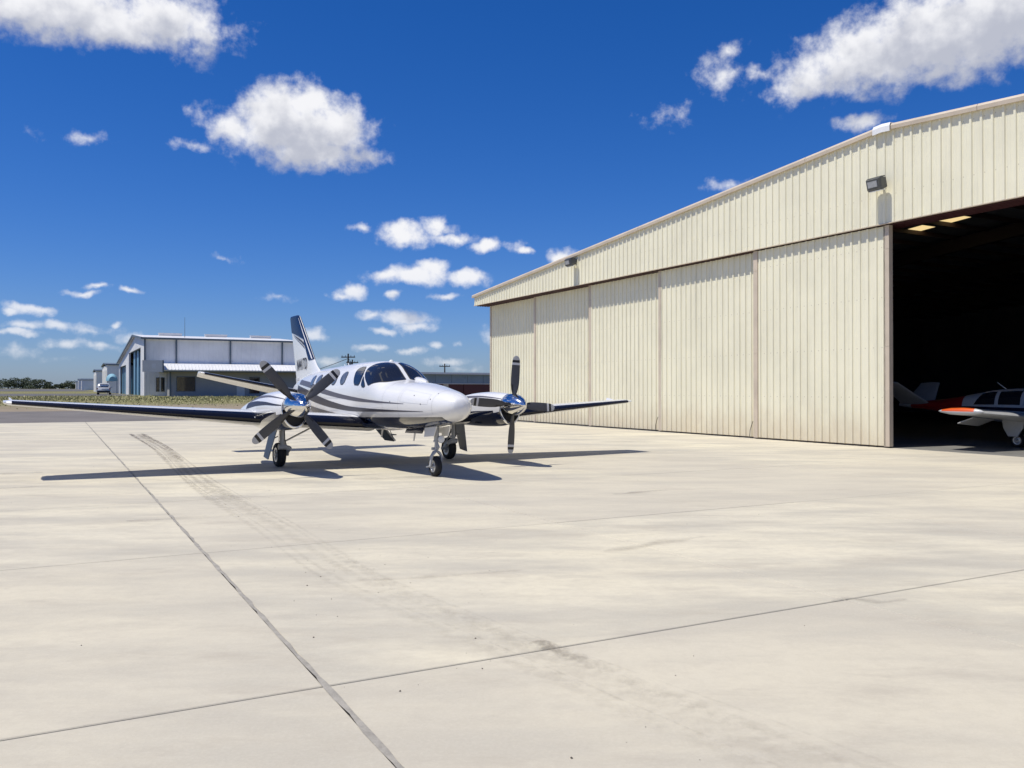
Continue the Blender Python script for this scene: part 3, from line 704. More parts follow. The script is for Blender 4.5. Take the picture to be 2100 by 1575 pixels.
# aerofoil surfaces
def foil(chord, tc, n=15):
    xs = [.5 * (1 - math.cos(math.pi * i / n)) for i in range(n + 1)]
    th = [5 * tc * (.2969 * math.sqrt(x) - .126 * x - .3516 * x**2 + .2843 * x**3 - .1015 * x**4) for x in xs]
    up = [(x * chord, t_ * chord * 1.08) for x, t_ in zip(xs, th)]; lo = [(x * chord, -t_ * chord * .92) for x, t_ in zip(xs, th)]
    return up[::-1] + lo[1:-1]           # TE -> over the top -> LE -> underside
def surface(name, secs, mats, parent, n=15, boot=.07, droop=0., bootlo=None):
    """secs: (span vector point at LE, chord, thickness ratio, thickness axis, boot?)"""
    rings_ = []
    for (le, ch, tc, up) in secs:
        rings_.append([Vector(le) + Vector((-x, 0, 0)) + Vector(up) * (z - droop * max(0, x - .55 * ch)) for x, z in foil(ch, tc, n)])
    fo = foil(1, .12, n); k = len(fo)
    def mf(i, j):
        x = (fo[j][0] + fo[(j+1) % k][0]) / 2
        if x < (boot if j < n else (bootlo or boot)): return 1
        return 0 if (j < n) else 2
    return MB().loft(rings_, mif=mf).build(name, mats, parent, 40)
def wing_z(y): 
    a = abs(y); return 1.01 + .058 * (a - 1.0) if a < 2.9 else 1.12 + .0755 * (a - 2.9)
tipx = 7.42
def le_x(y):
    a = abs(y); return 1.30 - .22 * (a - .5) / 2.4 if a < 2.9 else 1.08 - .47 * (a - 2.9) / (tipx - 2.9)
def te_x(y):
    a = abs(y); return -1.12 if a < 2.9 else -1.12 + .70 * (a - 2.9) / (tipx - 2.9)
for sg in (-1, 1):
    secs = []
    for a in (.30, .9, 1.4, 2.0, 2.9, 3.6, 4.6, 5.6, 6.6, tipx):
        y = sg * a; secs.append(((le_x(y), y, wing_z(y) + ROLL * y), le_x(y) - te_x(y), .155 - .045 * max(0, a - 2.9) / 4.5, (0, 0, 1)))
    wg = surface('wing', secs, ['white', 'boot', 'underside'], plane, 16, .075, bootlo=.032)
    # squared tip with its upswept aft corner
    y0 = sg * tipx; z0 = wing_z(y0) + ROLL * y0; ch = le_x(y0) - te_x(y0)
    tp = MB(); rr = []
    for k, (dy, sc, dz, dx) in enumerate(((.0, 1., 0, 0), (.07, .96, .006, .02), (.12, .86, .014, .07), (.145, .55, .02, .22))):
        rr.append([Vector((le_x(y0) - dx - x * sc, y0 + sg * dy, z0 + dz + z * (1 - k * .2) + (.05 * max(0, (x / ch - .55)) if k else 0))) for x, z in foil(ch, .11, 16)])
    tp.loft(rr).build('wing_tip', 'white', wg, 40)
    MB().add([(te_x(y0) + .45, y0, z0 + .035), (te_x(y0) - .02, y0 + sg * .06, z0 + .10), (te_x(y0) - .04, y0 + sg * .03, z0), (te_x(y0) + .45, y0 - sg * .03, z0 + .035), (te_x(y0) - .02, y0 + sg * .03, z0 + .10), (te_x(y0) - .04, y0, z0)], [(0, 1, 2), (5, 4, 3), (0, 3, 4, 1), (1, 4, 5, 2), (2, 5, 3, 0)]).build('tip_fence', 'white', wg)
    MB().tube((le_x(y0) - .12, y0 + sg * .10, z0 + .012), (le_x(y0) - .02, y0 + sg * .115, z0 + .012), .03, .012, 10).build('navigation_light', 'lens', wg, 50)
    # aileron, flap and tab lines as separate trailing panels just below the skin
    for a0, a1, nm in ((.95, 2.05, 'flap'), (3.0, 4.55, 'flap'), (4.6, 7.3, 'aileron')):
        pts_t = []
        for a in (a0, a1):
            y = sg * a; zz = wing_z(y) + ROLL * y; pts_t.append((te_x(y), y, zz))
        b_ = MB(); 
        for (x, y, z) in pts_t: b_.v += [(x + .34, y, z + .050), (x - .03, y, z - .015), (x - .03, y, z - .022), (x + .34, y, z - .060)]
        b_.f = [(0, 1, 5, 4), (1, 2, 6, 5), (2, 3, 7, 6), (3, 0, 4, 7), (0, 3, 2, 1), (4, 5, 6, 7)]; b_.m = [0] * 6
        b_.build(nm, 'underside', wg)
    # stall strip glints / boot end plates
    for a in (2.96,):
        y = sg * a; MB().tube((le_x(y) + .004, y, wing_z(y) + ROLL * y + .03), (le_x(y) + .016, y, wing_z(y) + ROLL * y + .03), .014, .006, 10).build('landing_light', 'lens', wg, 50)

# nacelles, intakes, spinners, propellers
NY0 = 2.506; HZ = 1.4245
NAC = [(2.43, 1.665, .985, .265, 2.0), (2.34, 1.68, .955, .30, 2.1), (2.1, 1.70, .915, .345, 2.2), (1.63, 1.715, .885, .375, 2.3), (1.0, 1.69, .865, .385, 2.3), (.4, 1.625, .865, .38, 2.3), (-.3, 1.52, .90, .36, 2.2), (-1.0, 1.40, .965, .30, 2.1), (-1.6, 1.27, 1.03, .19, 2.0), (-2.0, 1.17, 1.09, .05, 2.0)]
NACa = np.array(NAC)[::-1]
def nac(x): return [pchip(NACa[:, 0], NACa[:, k], x) for k in range(1, 5)]
def nac_pt(x, a, off=0.):
    zt, zb, w, n = nac(x); zc = (zt + zb) / 2 + .04
    s_, c_ = math.sin(a), math.cos(a); yy = math.copysign(abs(s_) ** (2 / n), s_) * (w + off); zz = zc + math.copysign(abs(c_) ** (2 / n), c_) * ((zt if c_ > 0 else 2 * zc - zb) - zc + off)
    return yy, zz
def blade_mesh():
    b_ = MB(); st_ = [(.17, .065, .055, 40), (.24, .095, .042, 34), (.34, .150, .032, 27), (.46, .190, .024, 21), (.60, .203, .018, 16), (.75, .204, .015, 13), (.86, .200, .013, 11), (.915, .196, .012, 11), (.968, .190, .011, 10), (1.028, .178, .010, 10), (1.075, .152, .009, 10), (1.105, .112, .008, 10), (1.122, .065, .007, 10), (1.129, .016, .005, 10)]
    rr = []
    for r, c, t_, tw in st_:
        ring = []
        for k in range(16):
            a = 2 * math.pi * k / 16; u = math.cos(a) * c / 2 + .006; v = math.sin(a) * t_ / 2
            ca, sa = math.cos(R(tw)), math.sin(R(tw)); ring.append((v * ca + u * sa, u * ca - v * sa, r))     # x fwd, y chord, z radius
        rr.append(ring)
    def mf(i, j):
        r = st_[i][0]
        if r >= 1.028: return 3
        if r >= .968: return 1
        if r >= .915: return 2
        return 1 if (r < .46 and 5 <= j <= 11) or r < .24 else 0
    return b_.loft(rr, mif=mf)
for sg, roll in ((-1, .6935), (1, 1.5029)):
    yc = sg * NY0; dz = ROLL * yc
    xs_n = list(np.linspace(2.43, 2.1, 6)) + list(np.linspace(2.0, -2.0, 26)); NA = 48
    rr = []
    for x in xs_n:
        ring = []
        for k in range(NA):
            y_, z_ = nac_pt(x, 2 * math.pi * k / NA); ring.append((x, yc + y_, z_ + dz))
        rr.append(ring)
    def mfn(i, j):
        z_ = rr[i][j][2]; return 1 if z_ < 1.235 + dz and xs_n[i] > -1.7 else 0
    nc = MB().loft(rr, mif=mfn).build('nacelle', ['white', 'navy'], plane, 45)
    for a0, a1, wd0, x0, x1, mt_ in ((42, 58, .045, .0, 2.42, 'grey_stripe'), (68, 86, .055, -.1, 2.42, 'charcoal')):
        for ss in (-1, 1):
            vs = []
            for i in range(24):
                u = i / 23; x = x0 + (x1 - x0) * u; a = R(a0 + (a1 - a0) * u * .55); wd = wd0 * (.55 + 1.1 * (1 - u)) * (1 - .55 * u)
                for k in range(4):
                    y_, z_ = nac_pt(x, a + (k / 3 - .5) * wd / .36 * 2, .003); vs.append((x, yc + ss * y_, z_ + dz))
            MB().add(vs, [(i*4+k, i*4+k+1, (i+1)*4+k+1, (i+1)*4+k) for i in range(23) for k in range(3)]).build('stripe', mt_, nc, 60)
    # chin intake: dark crescent behind a polished lip
    cr = MB(); vs = []
    for k in range(21):
        a = R(196 + 148 * k / 20)
        vs += [(2.437, yc + .235 * math.cos(a), HZ + dz + .245 * math.sin(a)), (2.437, yc + .262 * math.cos(a), HZ + dz + .425 * math.sin(a))]
    cr.add(vs, [(2*k, 2*k+1, 2*k+3, 2*k+2) for k in range(20)]); cr.build('intake', 'dark', nc)
    lp = MB(); pp = [(2.45 + .02 * math.sin(math.pi * k / 24), yc + .272 * math.cos(R(192 + 156 * k / 24)), HZ + dz + .437 * math.sin(R(192 + 156 * k / 24))) for k in range(25)]
    rr2 = []
    for k, p in enumerate(pp):
        t_ = (Vector(pp[min(k+1, 24)]) - Vector(pp[max(k-1, 0)])).normalized(); n1 = Vector((1, 0, 0)); n2 = t_.cross(n1).normalized(); rad = .012 + .022 * math.sin(math.pi * k / 24)
        rr2.append([Vector(p) + n1 * math.cos(a) * rad * 2.0 + n2 * math.sin(a) * rad for a in np.linspace(0, 2 * math.pi, 12, endpoint=False)])
    lp.loft(rr2).build('intake_lip', 'lip', nc, 60)
    # exhaust stub under the outer flank
    ex = MB(); ex.tube((.55, yc + sg * .36, 1.12 + dz), (.20, yc + sg * .47, 1.06 + dz), .085, .10, 16, 0, False).build('exhaust', 'gear_steel', nc, 50)
    pr = bpy.data.objects.new('propeller', None); COL.objects.link(pr); pr.parent = plane; pr.location = (2.62, yc, HZ + dz)
    prof = [(-.17, .245), (-.16, .252), (.0, .252), (.08, .246), (.17, .228), (.26, .198), (.35, .155), (.43, .105), (.49, .058), (.52, .022), (.527, .002)]
    MB().lathe(prof, (0, 0, 0), 'x', 48).build('spinner', 'chrome', pr, 40)
    if sg == -1: bl0 = None
    for k in range(4):
        a = roll + k * math.pi / 2                                   # direction (cos a) y + (sin a) z
        if bl0 is None: bl = bl0 = blade_mesh().build('blade', ['blade', 'blade_black', 'blade_white', 'blade_tip'], pr, 50)
        else: bl = child_copy(bl0, pr)
        bl.rotation_euler = (a - math.pi / 2, 0, 0)
    if sg == -1:
        pass

# tail
fin_le = [(-3.55, 2.20), (-3.86, 2.36), (-4.06, 2.47), (-4.24, 2.64), (-5.72, 3.99)]
fin_te = lambda z: -5.92 - (z - 1.75) * (6.69 - 5.92) / (3.97 - 1.75)
fin_lex = lambda z: pchip(np.array([2.20, 2.36, 2.47, 2.64, 3.30, 3.99]), np.array([-3.50, -3.86, -4.05, -4.25, -4.97, -5.73]), z)
zs = [2.05, 2.20, 2.28, 2.36, 2.42, 2.50, 2.60, 2.75, 3.0, 3.3, 3.6, 3.85, 3.95]
secs = []
for z in zs:
    x = fin_lex(max(z, 2.2)) + (.12 if z < 2.2 else 0); secs.append(((x, 0, z), x - fin_te(z) - .0, max(.055, min(.10, .135 / max(.5, (x - fin_te(z))))), (0, 1, 0)))
fin = surface('fin', secs, ['white', 'white', 'white'], plane, 16, -1)
x = fin_lex(3.95) - .02; surface('fin_cap', [((x, 0, 3.949), x - fin_te(3.95), .10, (0, 1, 0)), ((x - .10, 0, 3.985), x - fin_te(3.96) - .12, .07, (0, 1, 0)), ((x - .2, 0, 3.998), x - fin_te(3.96) - .34, .03, (0, 1, 0))], ['fin_navy', 'fin_navy', 'fin_navy'], fin, 16, -1)
MB().add([Vector(v) for z in (1.62, 2.1) for v in ((-5.7, .075, z), (-5.7, -.075, z), (fin_te(z) - .01, -.012, z), (fin_te(z) - .01, .012, z))], [(0, 1, 2, 3), (4, 7, 6, 5), (0, 4, 5, 1), (1, 5, 6, 2), (2, 6, 7, 3), (3, 7, 4, 0)]).build('rudder_foot', 'white', fin)
def fin_y(x, z):
    z_ = min(max(z, 2.05), 3.95); x0 = fin_lex(max(z_, 2.2)); ch = x0 - fin_te(z_); tc = max(.055, min(.10, .135 / max(.5, ch))); u = min(max((x0 - x) / ch, 0.0005), 1)
    return 5 * tc * ch * 1.08 * (.2969 * math.sqrt(u) - .126 * u - .3516 * u**2 + .2843 * u**3 - .1015 * u**4)
def fin_patch(name, rows, material, off=.004, nx=14, sides=(-1, 1)):
    """rows: (z, x_aft, x_fore)"""
    z_ = np.array([r[0] for r in rows], float); a = np.array([r[1] for r in rows], float); c = np.array([r[2] for r in rows], float)
    for sd in sides:
        vs = []; zz = np.linspace(z_[0], z_[-1], 30)
        for z in zz:
            x0, x1 = pchip(z_, a, z), pchip(z_, c, z)
            for k in range(nx + 1): 
                u = k / nx; u = 1 - (1 - u) ** 1.6; xx = x0 + (x1 - x0) * u; vs.append((xx, sd * (fin_y(xx, z) + off), z))
        MB().add(vs, [(i*(nx+1)+k, i*(nx+1)+k+1, (i+1)*(nx+1)+k+1, (i+1)*(nx+1)+k) for i in range(29) for k in range(nx)]).build(name, material, fin, 60)
LX = lambda z, d=0.: fin_lex(z) + .004 - d
# navy top and its leading-edge sweep
def fin_strip(name, up, lo, material, off, n=24):
    for sd in (-1, 1):
        vs = []
        for i in range(n):
            u = i / (n - 1)
            def at(P):
                k = min(int(u * (len(P) - 1)), len(P) - 2); w_ = u * (len(P) - 1) - k; return (P[k][0] + (P[k+1][0] - P[k][0]) * w_, P[k][1] + (P[k+1][1] - P[k][1]) * w_)
            a, c = at(up), at(lo)
            for k in range(7): x = a[0] + (c[0] - a[0]) * k / 6; z = a[1] + (c[1] - a[1]) * k / 6; x = min(x, fin_lex(z) + .003); vs.append((x, sd * (fin_y(x, z) + off), z))
        MB().add(vs, [(i*7+k, i*7+k+1, (i+1)*7+k+1, (i+1)*7+k) for i in range(n-1) for k in range(6)]).build(name, material, fin, 60)
zt_ = 3.949; FT = lambda z: (fin_te(z) - .002, z); FL = lambda z: (fin_lex(z) + .003, z)
fin_strip('navy_panel', [FT(zt_), (-6.1, zt_), (-5.9, zt_), FL(zt_)], [FT(3.50), (-6.20, 3.45), (-5.70, 3.37), (-5.12, 3.24)], 'fin_navy', .0050)
fin_strip('navy_band', [FL(zt_), FL(3.7), FL(3.45), FL(3.24), FL(3.0), FL(2.8), FL(2.62)], [FL(zt_), (-5.60, 3.62), (-5.32, 3.36), (-5.12, 3.24), (-4.97, 3.04), (-4.80, 2.82), (-4.60, 2.60)], 'fin_navy', .0050)
fin_strip('swoosh', [(-6.25, 3.42), (-5.70, 3.315), (-5.30, 3.22), (-5.02, 3.12)], [(-6.25, 3.415), (-5.70, 3.275), (-5.30, 3.165), (-4.98, 3.04)], 'charcoal', .0050)
fin_strip('swoosh', [(-6.20, 3.37), (-5.65, 3.225), (-5.25, 3.105), (-4.98, 3.00)], [(-6.20, 3.365), (-5.65, 3.205), (-5.25, 3.075), (-4.96, 2.955)], 'grey_stripe', .0050)
fin_strip('pinstripe', [(fin_lex(z) - .06, z) for z in (3.90, 3.5, 3.0, 2.64)], [(fin_lex(z) - .06 - w_, z) for z, w_ in ((3.90, .012), (3.5, .035), (3.0, .055), (2.64, .07))], 'white', .0085)
# registration, both sides
for sd in (-1, 1):
    cu = bpy.data.curves.new('registration_number', 'FONT'); cu.body = 'N441TD'; cu.size = .42; cu.offset = .004; cu.extrude = .001; cu.space_character = 1.08
    ob = bpy.data.objects.new('registration_tmp', cu); COL.objects.link(ob)
    dg = bpy.context.evaluated_depsgraph_get(); me = bpy.data.meshes.new_from_object(ob.evaluated_get(dg)); bpy.data.objects.remove(ob)
    xs2 = [v.co.x for v in me.vertices]; wd = max(xs2) - min(xs2); zl = min(v.co.y for v in me.vertices); hl = max(v.co.y for v in me.vertices) - zl
    for v in me.vertices:
        u = (v.co.x - min(xs2)) / wd; q = (v.co.y - zl) / hl
        x = (-5.88 + 1.14 * u) if sd < 0 else (-4.74 - 1.14 * u); z = 2.315 + .33 * q + (.05 * u if sd < 0 else .05 * (1 - u))
        v.co = (x, sd * (fin_y(x, z) + .005 + v.co.z), z)
    me.materials.clear(); me.materials.append(M['charcoal']); o = bpy.data.objects.new('registration_number', me); COL.objects.link(o); o.parent = fin
# tailplane with dihedral
for sg in (-1, 1):
    secs = []
    for a in (.10, .5, 1.2, 2.0, 2.82):
        y = sg * a; u = (a - .1) / 2.72; secs.append(((-4.60 - .55 * u, y, 1.635 + .198 * a + ROLL * y), 1.30 - .55 * u, .11, (0, 0, 1)))
    tpn = surface('tailplane', secs, ['white', 'boot', 'underside'], plane, 14, .10, droop=.30)
    rr = []
    for dy, sc, dx in ((0, 1, 0), (.05, .98, .01), (.085, .86, .05), (.10, .5, .2)):
        y = sg * (2.82 + dy); rr.append([Vector((-5.15 - dx - xx * sc, y, 1.635 + .198 * 2.82 + .03 * dy / .1 + ROLL * y + z * (1 - dy * 4) - .30 * max(0, xx - .4125))) for xx, z in foil(.75, .11, 14)])
    MB().loft(rr).build('tailplane_tip', 'white', tpn, 40)
    for a in (.9, 1.7, 2.5):
        y = sg * a; MB().tube((-5.85, y, 1.62 + .198 * a + ROLL * y), (-6.05, y + .0, 1.56 + .198 * a + ROLL * y), .008, .004, 6).build('static_wick', 'rubber', tpn)

# landing gear
def wheel(parent, c, r, w_, name='wheel'):
    wh = MB().lathe([(-w_*.5*.35, r*.50), (-w_*.5*.8, r*.60), (-w_*.5, r*.74), (-w_*.5*.96, r*.86), (-w_*.5*.75, r*.955), (-w_*.5*.45, r*.992), (-w_*.12, r), (-w_*.1, r*.975), (w_*.1, r*.975), (w_*.12, r), (w_*.5*.45, r*.992), (w_*.5*.75, r*.955), (w_*.5*.96, r*.86), (w_*.5, r*.74), (w_*.5*.8, r*.60), (w_*.5*.35, r*.50)], c, 'y', 40).build('tyre', 'tyre', None, 35)
    hb2 = MB().lathe([(-w_*.42, .001), (-w_*.42, r*.10), (-w_*.52, r*.14), (-w_*.52, r*.20), (-w_*.30, r*.24), (-w_*.26, r*.40), (-w_*.40, r*.46), (-w_*.42, r*.60), (w_*.42, r*.60), (w_*.40, r*.46), (w_*.26, r*.40), (w_*.30, r*.24), (w_*.52, r*.20), (w_*.52, r*.14), (w_*.42, r*.10), (w_*.42, .001)], c, 'y', 28).build('hub', 'hub', wh, 30)
    wh.parent = parent; return wh
for sg in (-1, 1):
    y0 = sg * 2.15; inb = -sg
    g = bpy.data.objects.new('main_gear', None); COL.objects.link(g); g.parent = plane
    wheel(g, (0, y0, .275), .275, .20)
    yl = y0 + .0
    st_ = MB().tube((.26, yl, .98), (.26, yl, .60), .058, .058, 16).tube((.26, yl, .60), (.26, yl, .57), .075, .075, 16).tube((.26, yl, .57), (.26, yl, .47), .05, .05, 14)
    st_.build('strut', 'gear', g, 40)
    lk = MB(); yy = y0 - sg * .15
    lk.tube((.26, yl, .47), (.26, yy, .44), .06, .05, 12).tube((.30, yy, .44), (.0, yy, .28), .05, .045, 12).tube((0, yy + .06 * inb, .28), (0, y0, .28), .04, .04, 12).tube((.26, yl - .09, .47), (.26, yl + .09, .47), .062, .062, 14).tube((.06, yy, .36), (.20, yl, .80), .022, .022, 10)
    lk.build('trailing_link', 'gear', g, 40)
    MB().path([(.30, yl + .03, .95), (.33, yl + .04, .62), (.20, yy, .36), (.02, yy, .30)], .009, 6).path([(.20, yl - .05, .95), (.19, yl - .06, .55)], .008, 6).build('brake_line', 'rubber', g)
    MB().tube((.24, yl + inb * .04, .58), (.10, yl + inb * .75, .90), .020, .020, 10).build('side_brace', 'gear_steel', g, 40)
    d_ = MB(); yt, yb = y0 + sg * .16, y0 + sg * .33
    d_.add([(.50, yt, .93), (-.06, yt, .93), (-.04, yb, .24), (.34, yb, .20), (.50, yt + sg*.02, .93), (-.06, yt + sg*.02, .93), (-.04, yb + sg*.02, .24), (.34, yb + sg*.02, .20)], [(0,1,2,3),(4,7,6,5),(0,4,5,1),(1,5,6,2),(2,6,7,3),(3,7,4,0)])
    d_.build('gear_door', 'gear_door', g)
    MB().tube((.1, y0 + sg * .06, .70), (.12, y0 + sg * .22, .62), .012, .012, 8).build('door_link', 'gear', g)
g = bpy.data.objects.new('nose_gear', None); COL.objects.link(g); g.parent = plane
NXG = 3.75
wheel(g, (NXG, 0, .205), .205, .145)
MB().tube((NXG + .06, 0, 1.0), (NXG + .05, 0, .72), .050, .050, 16).tube((NXG + .05, 0, .72), (NXG + .03, 0, .50), .036, .036, 14).tube((NXG + .045, 0, .73), (NXG + .044, 0, .70), .062, .062, 16).build('strut', 'gear', g, 40)
fk = MB()
for sg in (-1, 1):
    rr = []
    for (x, y, z, a, c_) in ((NXG + .03, sg * .02, .52, .045, .03), (NXG + .05, sg * .06, .475, .045, .026), (NXG + .05, sg * .105, .42, .04, .02), (NXG + .03, sg * .112, .32, .03, .016), (NXG, sg * .112, .205, .032, .016), (NXG - .01, sg * .112, .18, .02, .014)):
        rr.append([(x + dx * a, y + dy * c_, z) for dx, dy in ((1, 1), (-1, 1), (-1, -1), (1, -1))])
    fk.loft(rr)
fk.tube((NXG, -.14, .205), (NXG, .14, .205), .022, .022, 12); fk.build('fork', 'gear', g, 40)
tl = MB().path([(NXG + .09, 0, .69), (NXG + .17, 0, .60), (NXG + .08, 0, .52)], .017, 8).tube((NXG - .02, -.07, .56), (NXG - .02, .07, .56), .03, .03, 10).tube((NXG + .02, .05, .63), (NXG - .1, .09, .63), .015, .015, 8); tl.build('torque_link', 'gear', g, 40)
ll = MB().lathe([(-.06, .02), (-.05, .055), (0, .074), (.03, .078), (.035, .07), (.036, .001)], (NXG + .10, .07, .755), 'x', 24, mif=lambda i, j: 1 if i >= 4 else 0); ll.build('taxi_light', ['gear', 'lens'], g, 40)
MB().tube((NXG, -.14, .205), (NXG, -.20, .195), .012, .012, 8).build('tow_pin', 'gear', g)
for sg in (-1, 1):
    b_ = MB(); y = sg * .17
    b_.add([(3.62, y, .985), (2.75, y, .955), (2.75, y + sg * .05, .845), (3.60, y + sg * .05, .865), (3.62, y + sg * .02, .985), (2.75, y + sg * .02, .955), (2.75, y + sg * .07, .845), (3.60, y + sg * .07, .865)], [(0,1,2,3),(4,7,6,5),(0,4,5,1),(1,5,6,2),(2,6,7,3),(3,7,4,0)])
    b_.build('nose_gear_door', 'navy' if sg < 0 else 'underside', g)
    b_ = MB(); b_.add([(4.12, sg*.13, 1.03), (3.66, sg*.17, .985), (3.66, sg*.19, .80), (4.02, sg*.15, .83), (4.12, sg*.15, 1.03), (3.66, sg*.19, .985), (3.66, sg*.21, .80), (4.02, sg*.17, .83)], [(0,1,2,3),(4,7,6,5),(0,4,5,1),(1,5,6,2),(2,6,7,3),(3,7,4,0)])
    b_.build('nose_gear_door', 'underside', g)
# wing-to-body fairing under the belly
wb = []
for x, w2, zb2 in ((1.75, .35, .90), (1.4, .62, .86), (.8, .80, .835), (-.4, .84, .825), (-1.2, .74, .84), (-1.9, .45, .90)):
    wb.append([(x, w2 * math.sin(a), 1.0 - (1.0 - zb2) * math.cos(a)) for a in np.linspace(-math.pi/2, math.pi/2, 15)] + [(x, w2 * .6, 1.06), (x, -w2 * .6, 1.06)])
MB().loft(wb).build('belly_fairing', 'navy', plane, 40)
# open airstair door on the far (left) side and its stay
b_ = MB(); xa, xb = -1.85, -1.15
top = [(xa, .66, 1.0), (xb, .66, 1.0)]; bot = [(xa, 1.16, .42), (xb, 1.16, .42)]
nrm = Vector((0, .757, .653)).normalized() * .04
b_.add([*top, bot[1], bot[0], *[Vector(p) + nrm for p in top], Vector(bot[1]) + nrm, Vector(bot[0]) + nrm], [(0,1,2,3),(4,7,6,5),(0,4,5,1),(1,5,6,2),(2,6,7,3),(3,7,4,0)])
st_ = b_.build('airstair_door', 'white', plane)
for k in range(3):
    y = .74 + k * .15; z = .90 - k * .175
    MB().box(xa + .06, xb - .06, y + .03, y + .19, z + .02, z + .045).build('stair_tread', 'stairs', st_)
MB().tube((xb, .66, 1.45), (xb, 1.12, .50), .010, .010, 8).build('stair_cable', 'rubber', st_); 
MB().add([(xa+.02, .655, .985), (xb-.02, .655, .985), (xb-.02, 1.15, .41), (xa+.02, 1.15, .41)], [(0, 1, 2, 3)]).build('stair_underside', 'stairs', st_)
# blade aerials, beacon and drain masts
for x, y, z0, h, cc_, up in ((1.05, -.05, .90, .27, .15, -1), (2.55, .1, .915, .30, .13, -1), (-1.35, 0, 2.355, .11, .10, 1), (-1.62, 0, 2.35, .09, .08, 1), (-.55, -.2, .84, .10, .07, -1), (-.75, -.2, .84, .08, .05, -1)):
    rr = []
    for u in (0, .5, 1):
        zz = z0 + up * h * u - up * .03; cx = x - .10 * u; c2 = cc_ * (1 - .45 * u)
        rr.append([(cx + c2/2, y, zz), (cx + c2*.1, y + .011, zz), (cx - c2/2, y, zz), (cx + c2*.1, y - .011, zz)])
    MB().loft(rr).build('aerial', 'underside' if up < 0 else 'white', plane, 30)
MB().lathe([(-.02, .055), (.01, .05), (.03, .03), (.038, .004)], (1.42, 0, 2.40), 'z', 16).build('roof_beacon', 'white', plane, 40)

# ------------------------------------------------------------------ light airplane inside the bay
M['orange'] = mat('orange_paint', (.62, .095, .012), .3, coat=.6)
M['red'] = mat('dark_red_paint', (.28, .014, .012), .3, coat=.5)
vp = thing('light_airplane', 'white and red V-tailed light airplane with an orange wing tip inside the dark hangar', 'airplane', (16.75, 26.75, .004), math.atan2(-.85, .53))
VS = np.array([[2.45,.98,1.18,.16,1.08,2],[2.3,.82,1.32,.34,1.08,2.1],[1.8,.72,1.40,.48,1.06,2.3],[1.0,.66,1.45,.54,1.08,2.4],[.75,.65,1.52,.56,1.1,2.4],[.2,.65,1.76,.57,1.12,2.4],[-.5,.66,1.80,.57,1.14,2.4],[-1.4,.70,1.76,.53,1.16,2.3],[-2.2,.80,1.62,.43,1.18,2.2],[-3.2,.95,1.45,.28,1.18,2.1],[-4.3,1.08,1.34,.16,1.2,2],[-5.0,1.16,1.28,.06,1.22,2]])[::-1]
def VSt(x): return [pchip(VS[:, 0], VS[:, k], x) for k in range(1, 6)]
def VP(x, a, off=0.):
    zb, zt, w, zc, n = VSt(x); s_, c_ = math.sin(a), math.cos(a)
    return Vector((x, math.copysign(abs(s_) ** (2/n), s_) * (w + off), zc + math.copysign(abs(c_) ** (2/n), c_) * (((zt - zc) if c_ > 0 else (zc - zb)) + off)))
vx = list(np.linspace(-5, 2.45, 60)); rr = [[VP(x, 2*math.pi*k/40) for k in range(40)] for x in vx]
def vmat(i, j):
    x = vx[i]; z = rr[i][j][2]
    if -4.6 < x < -2.55: return 1
    return 0
vf = MB().loft(rr, mif=vmat).build('fuselage', ['shaded_white', 'red'], vp, 45)
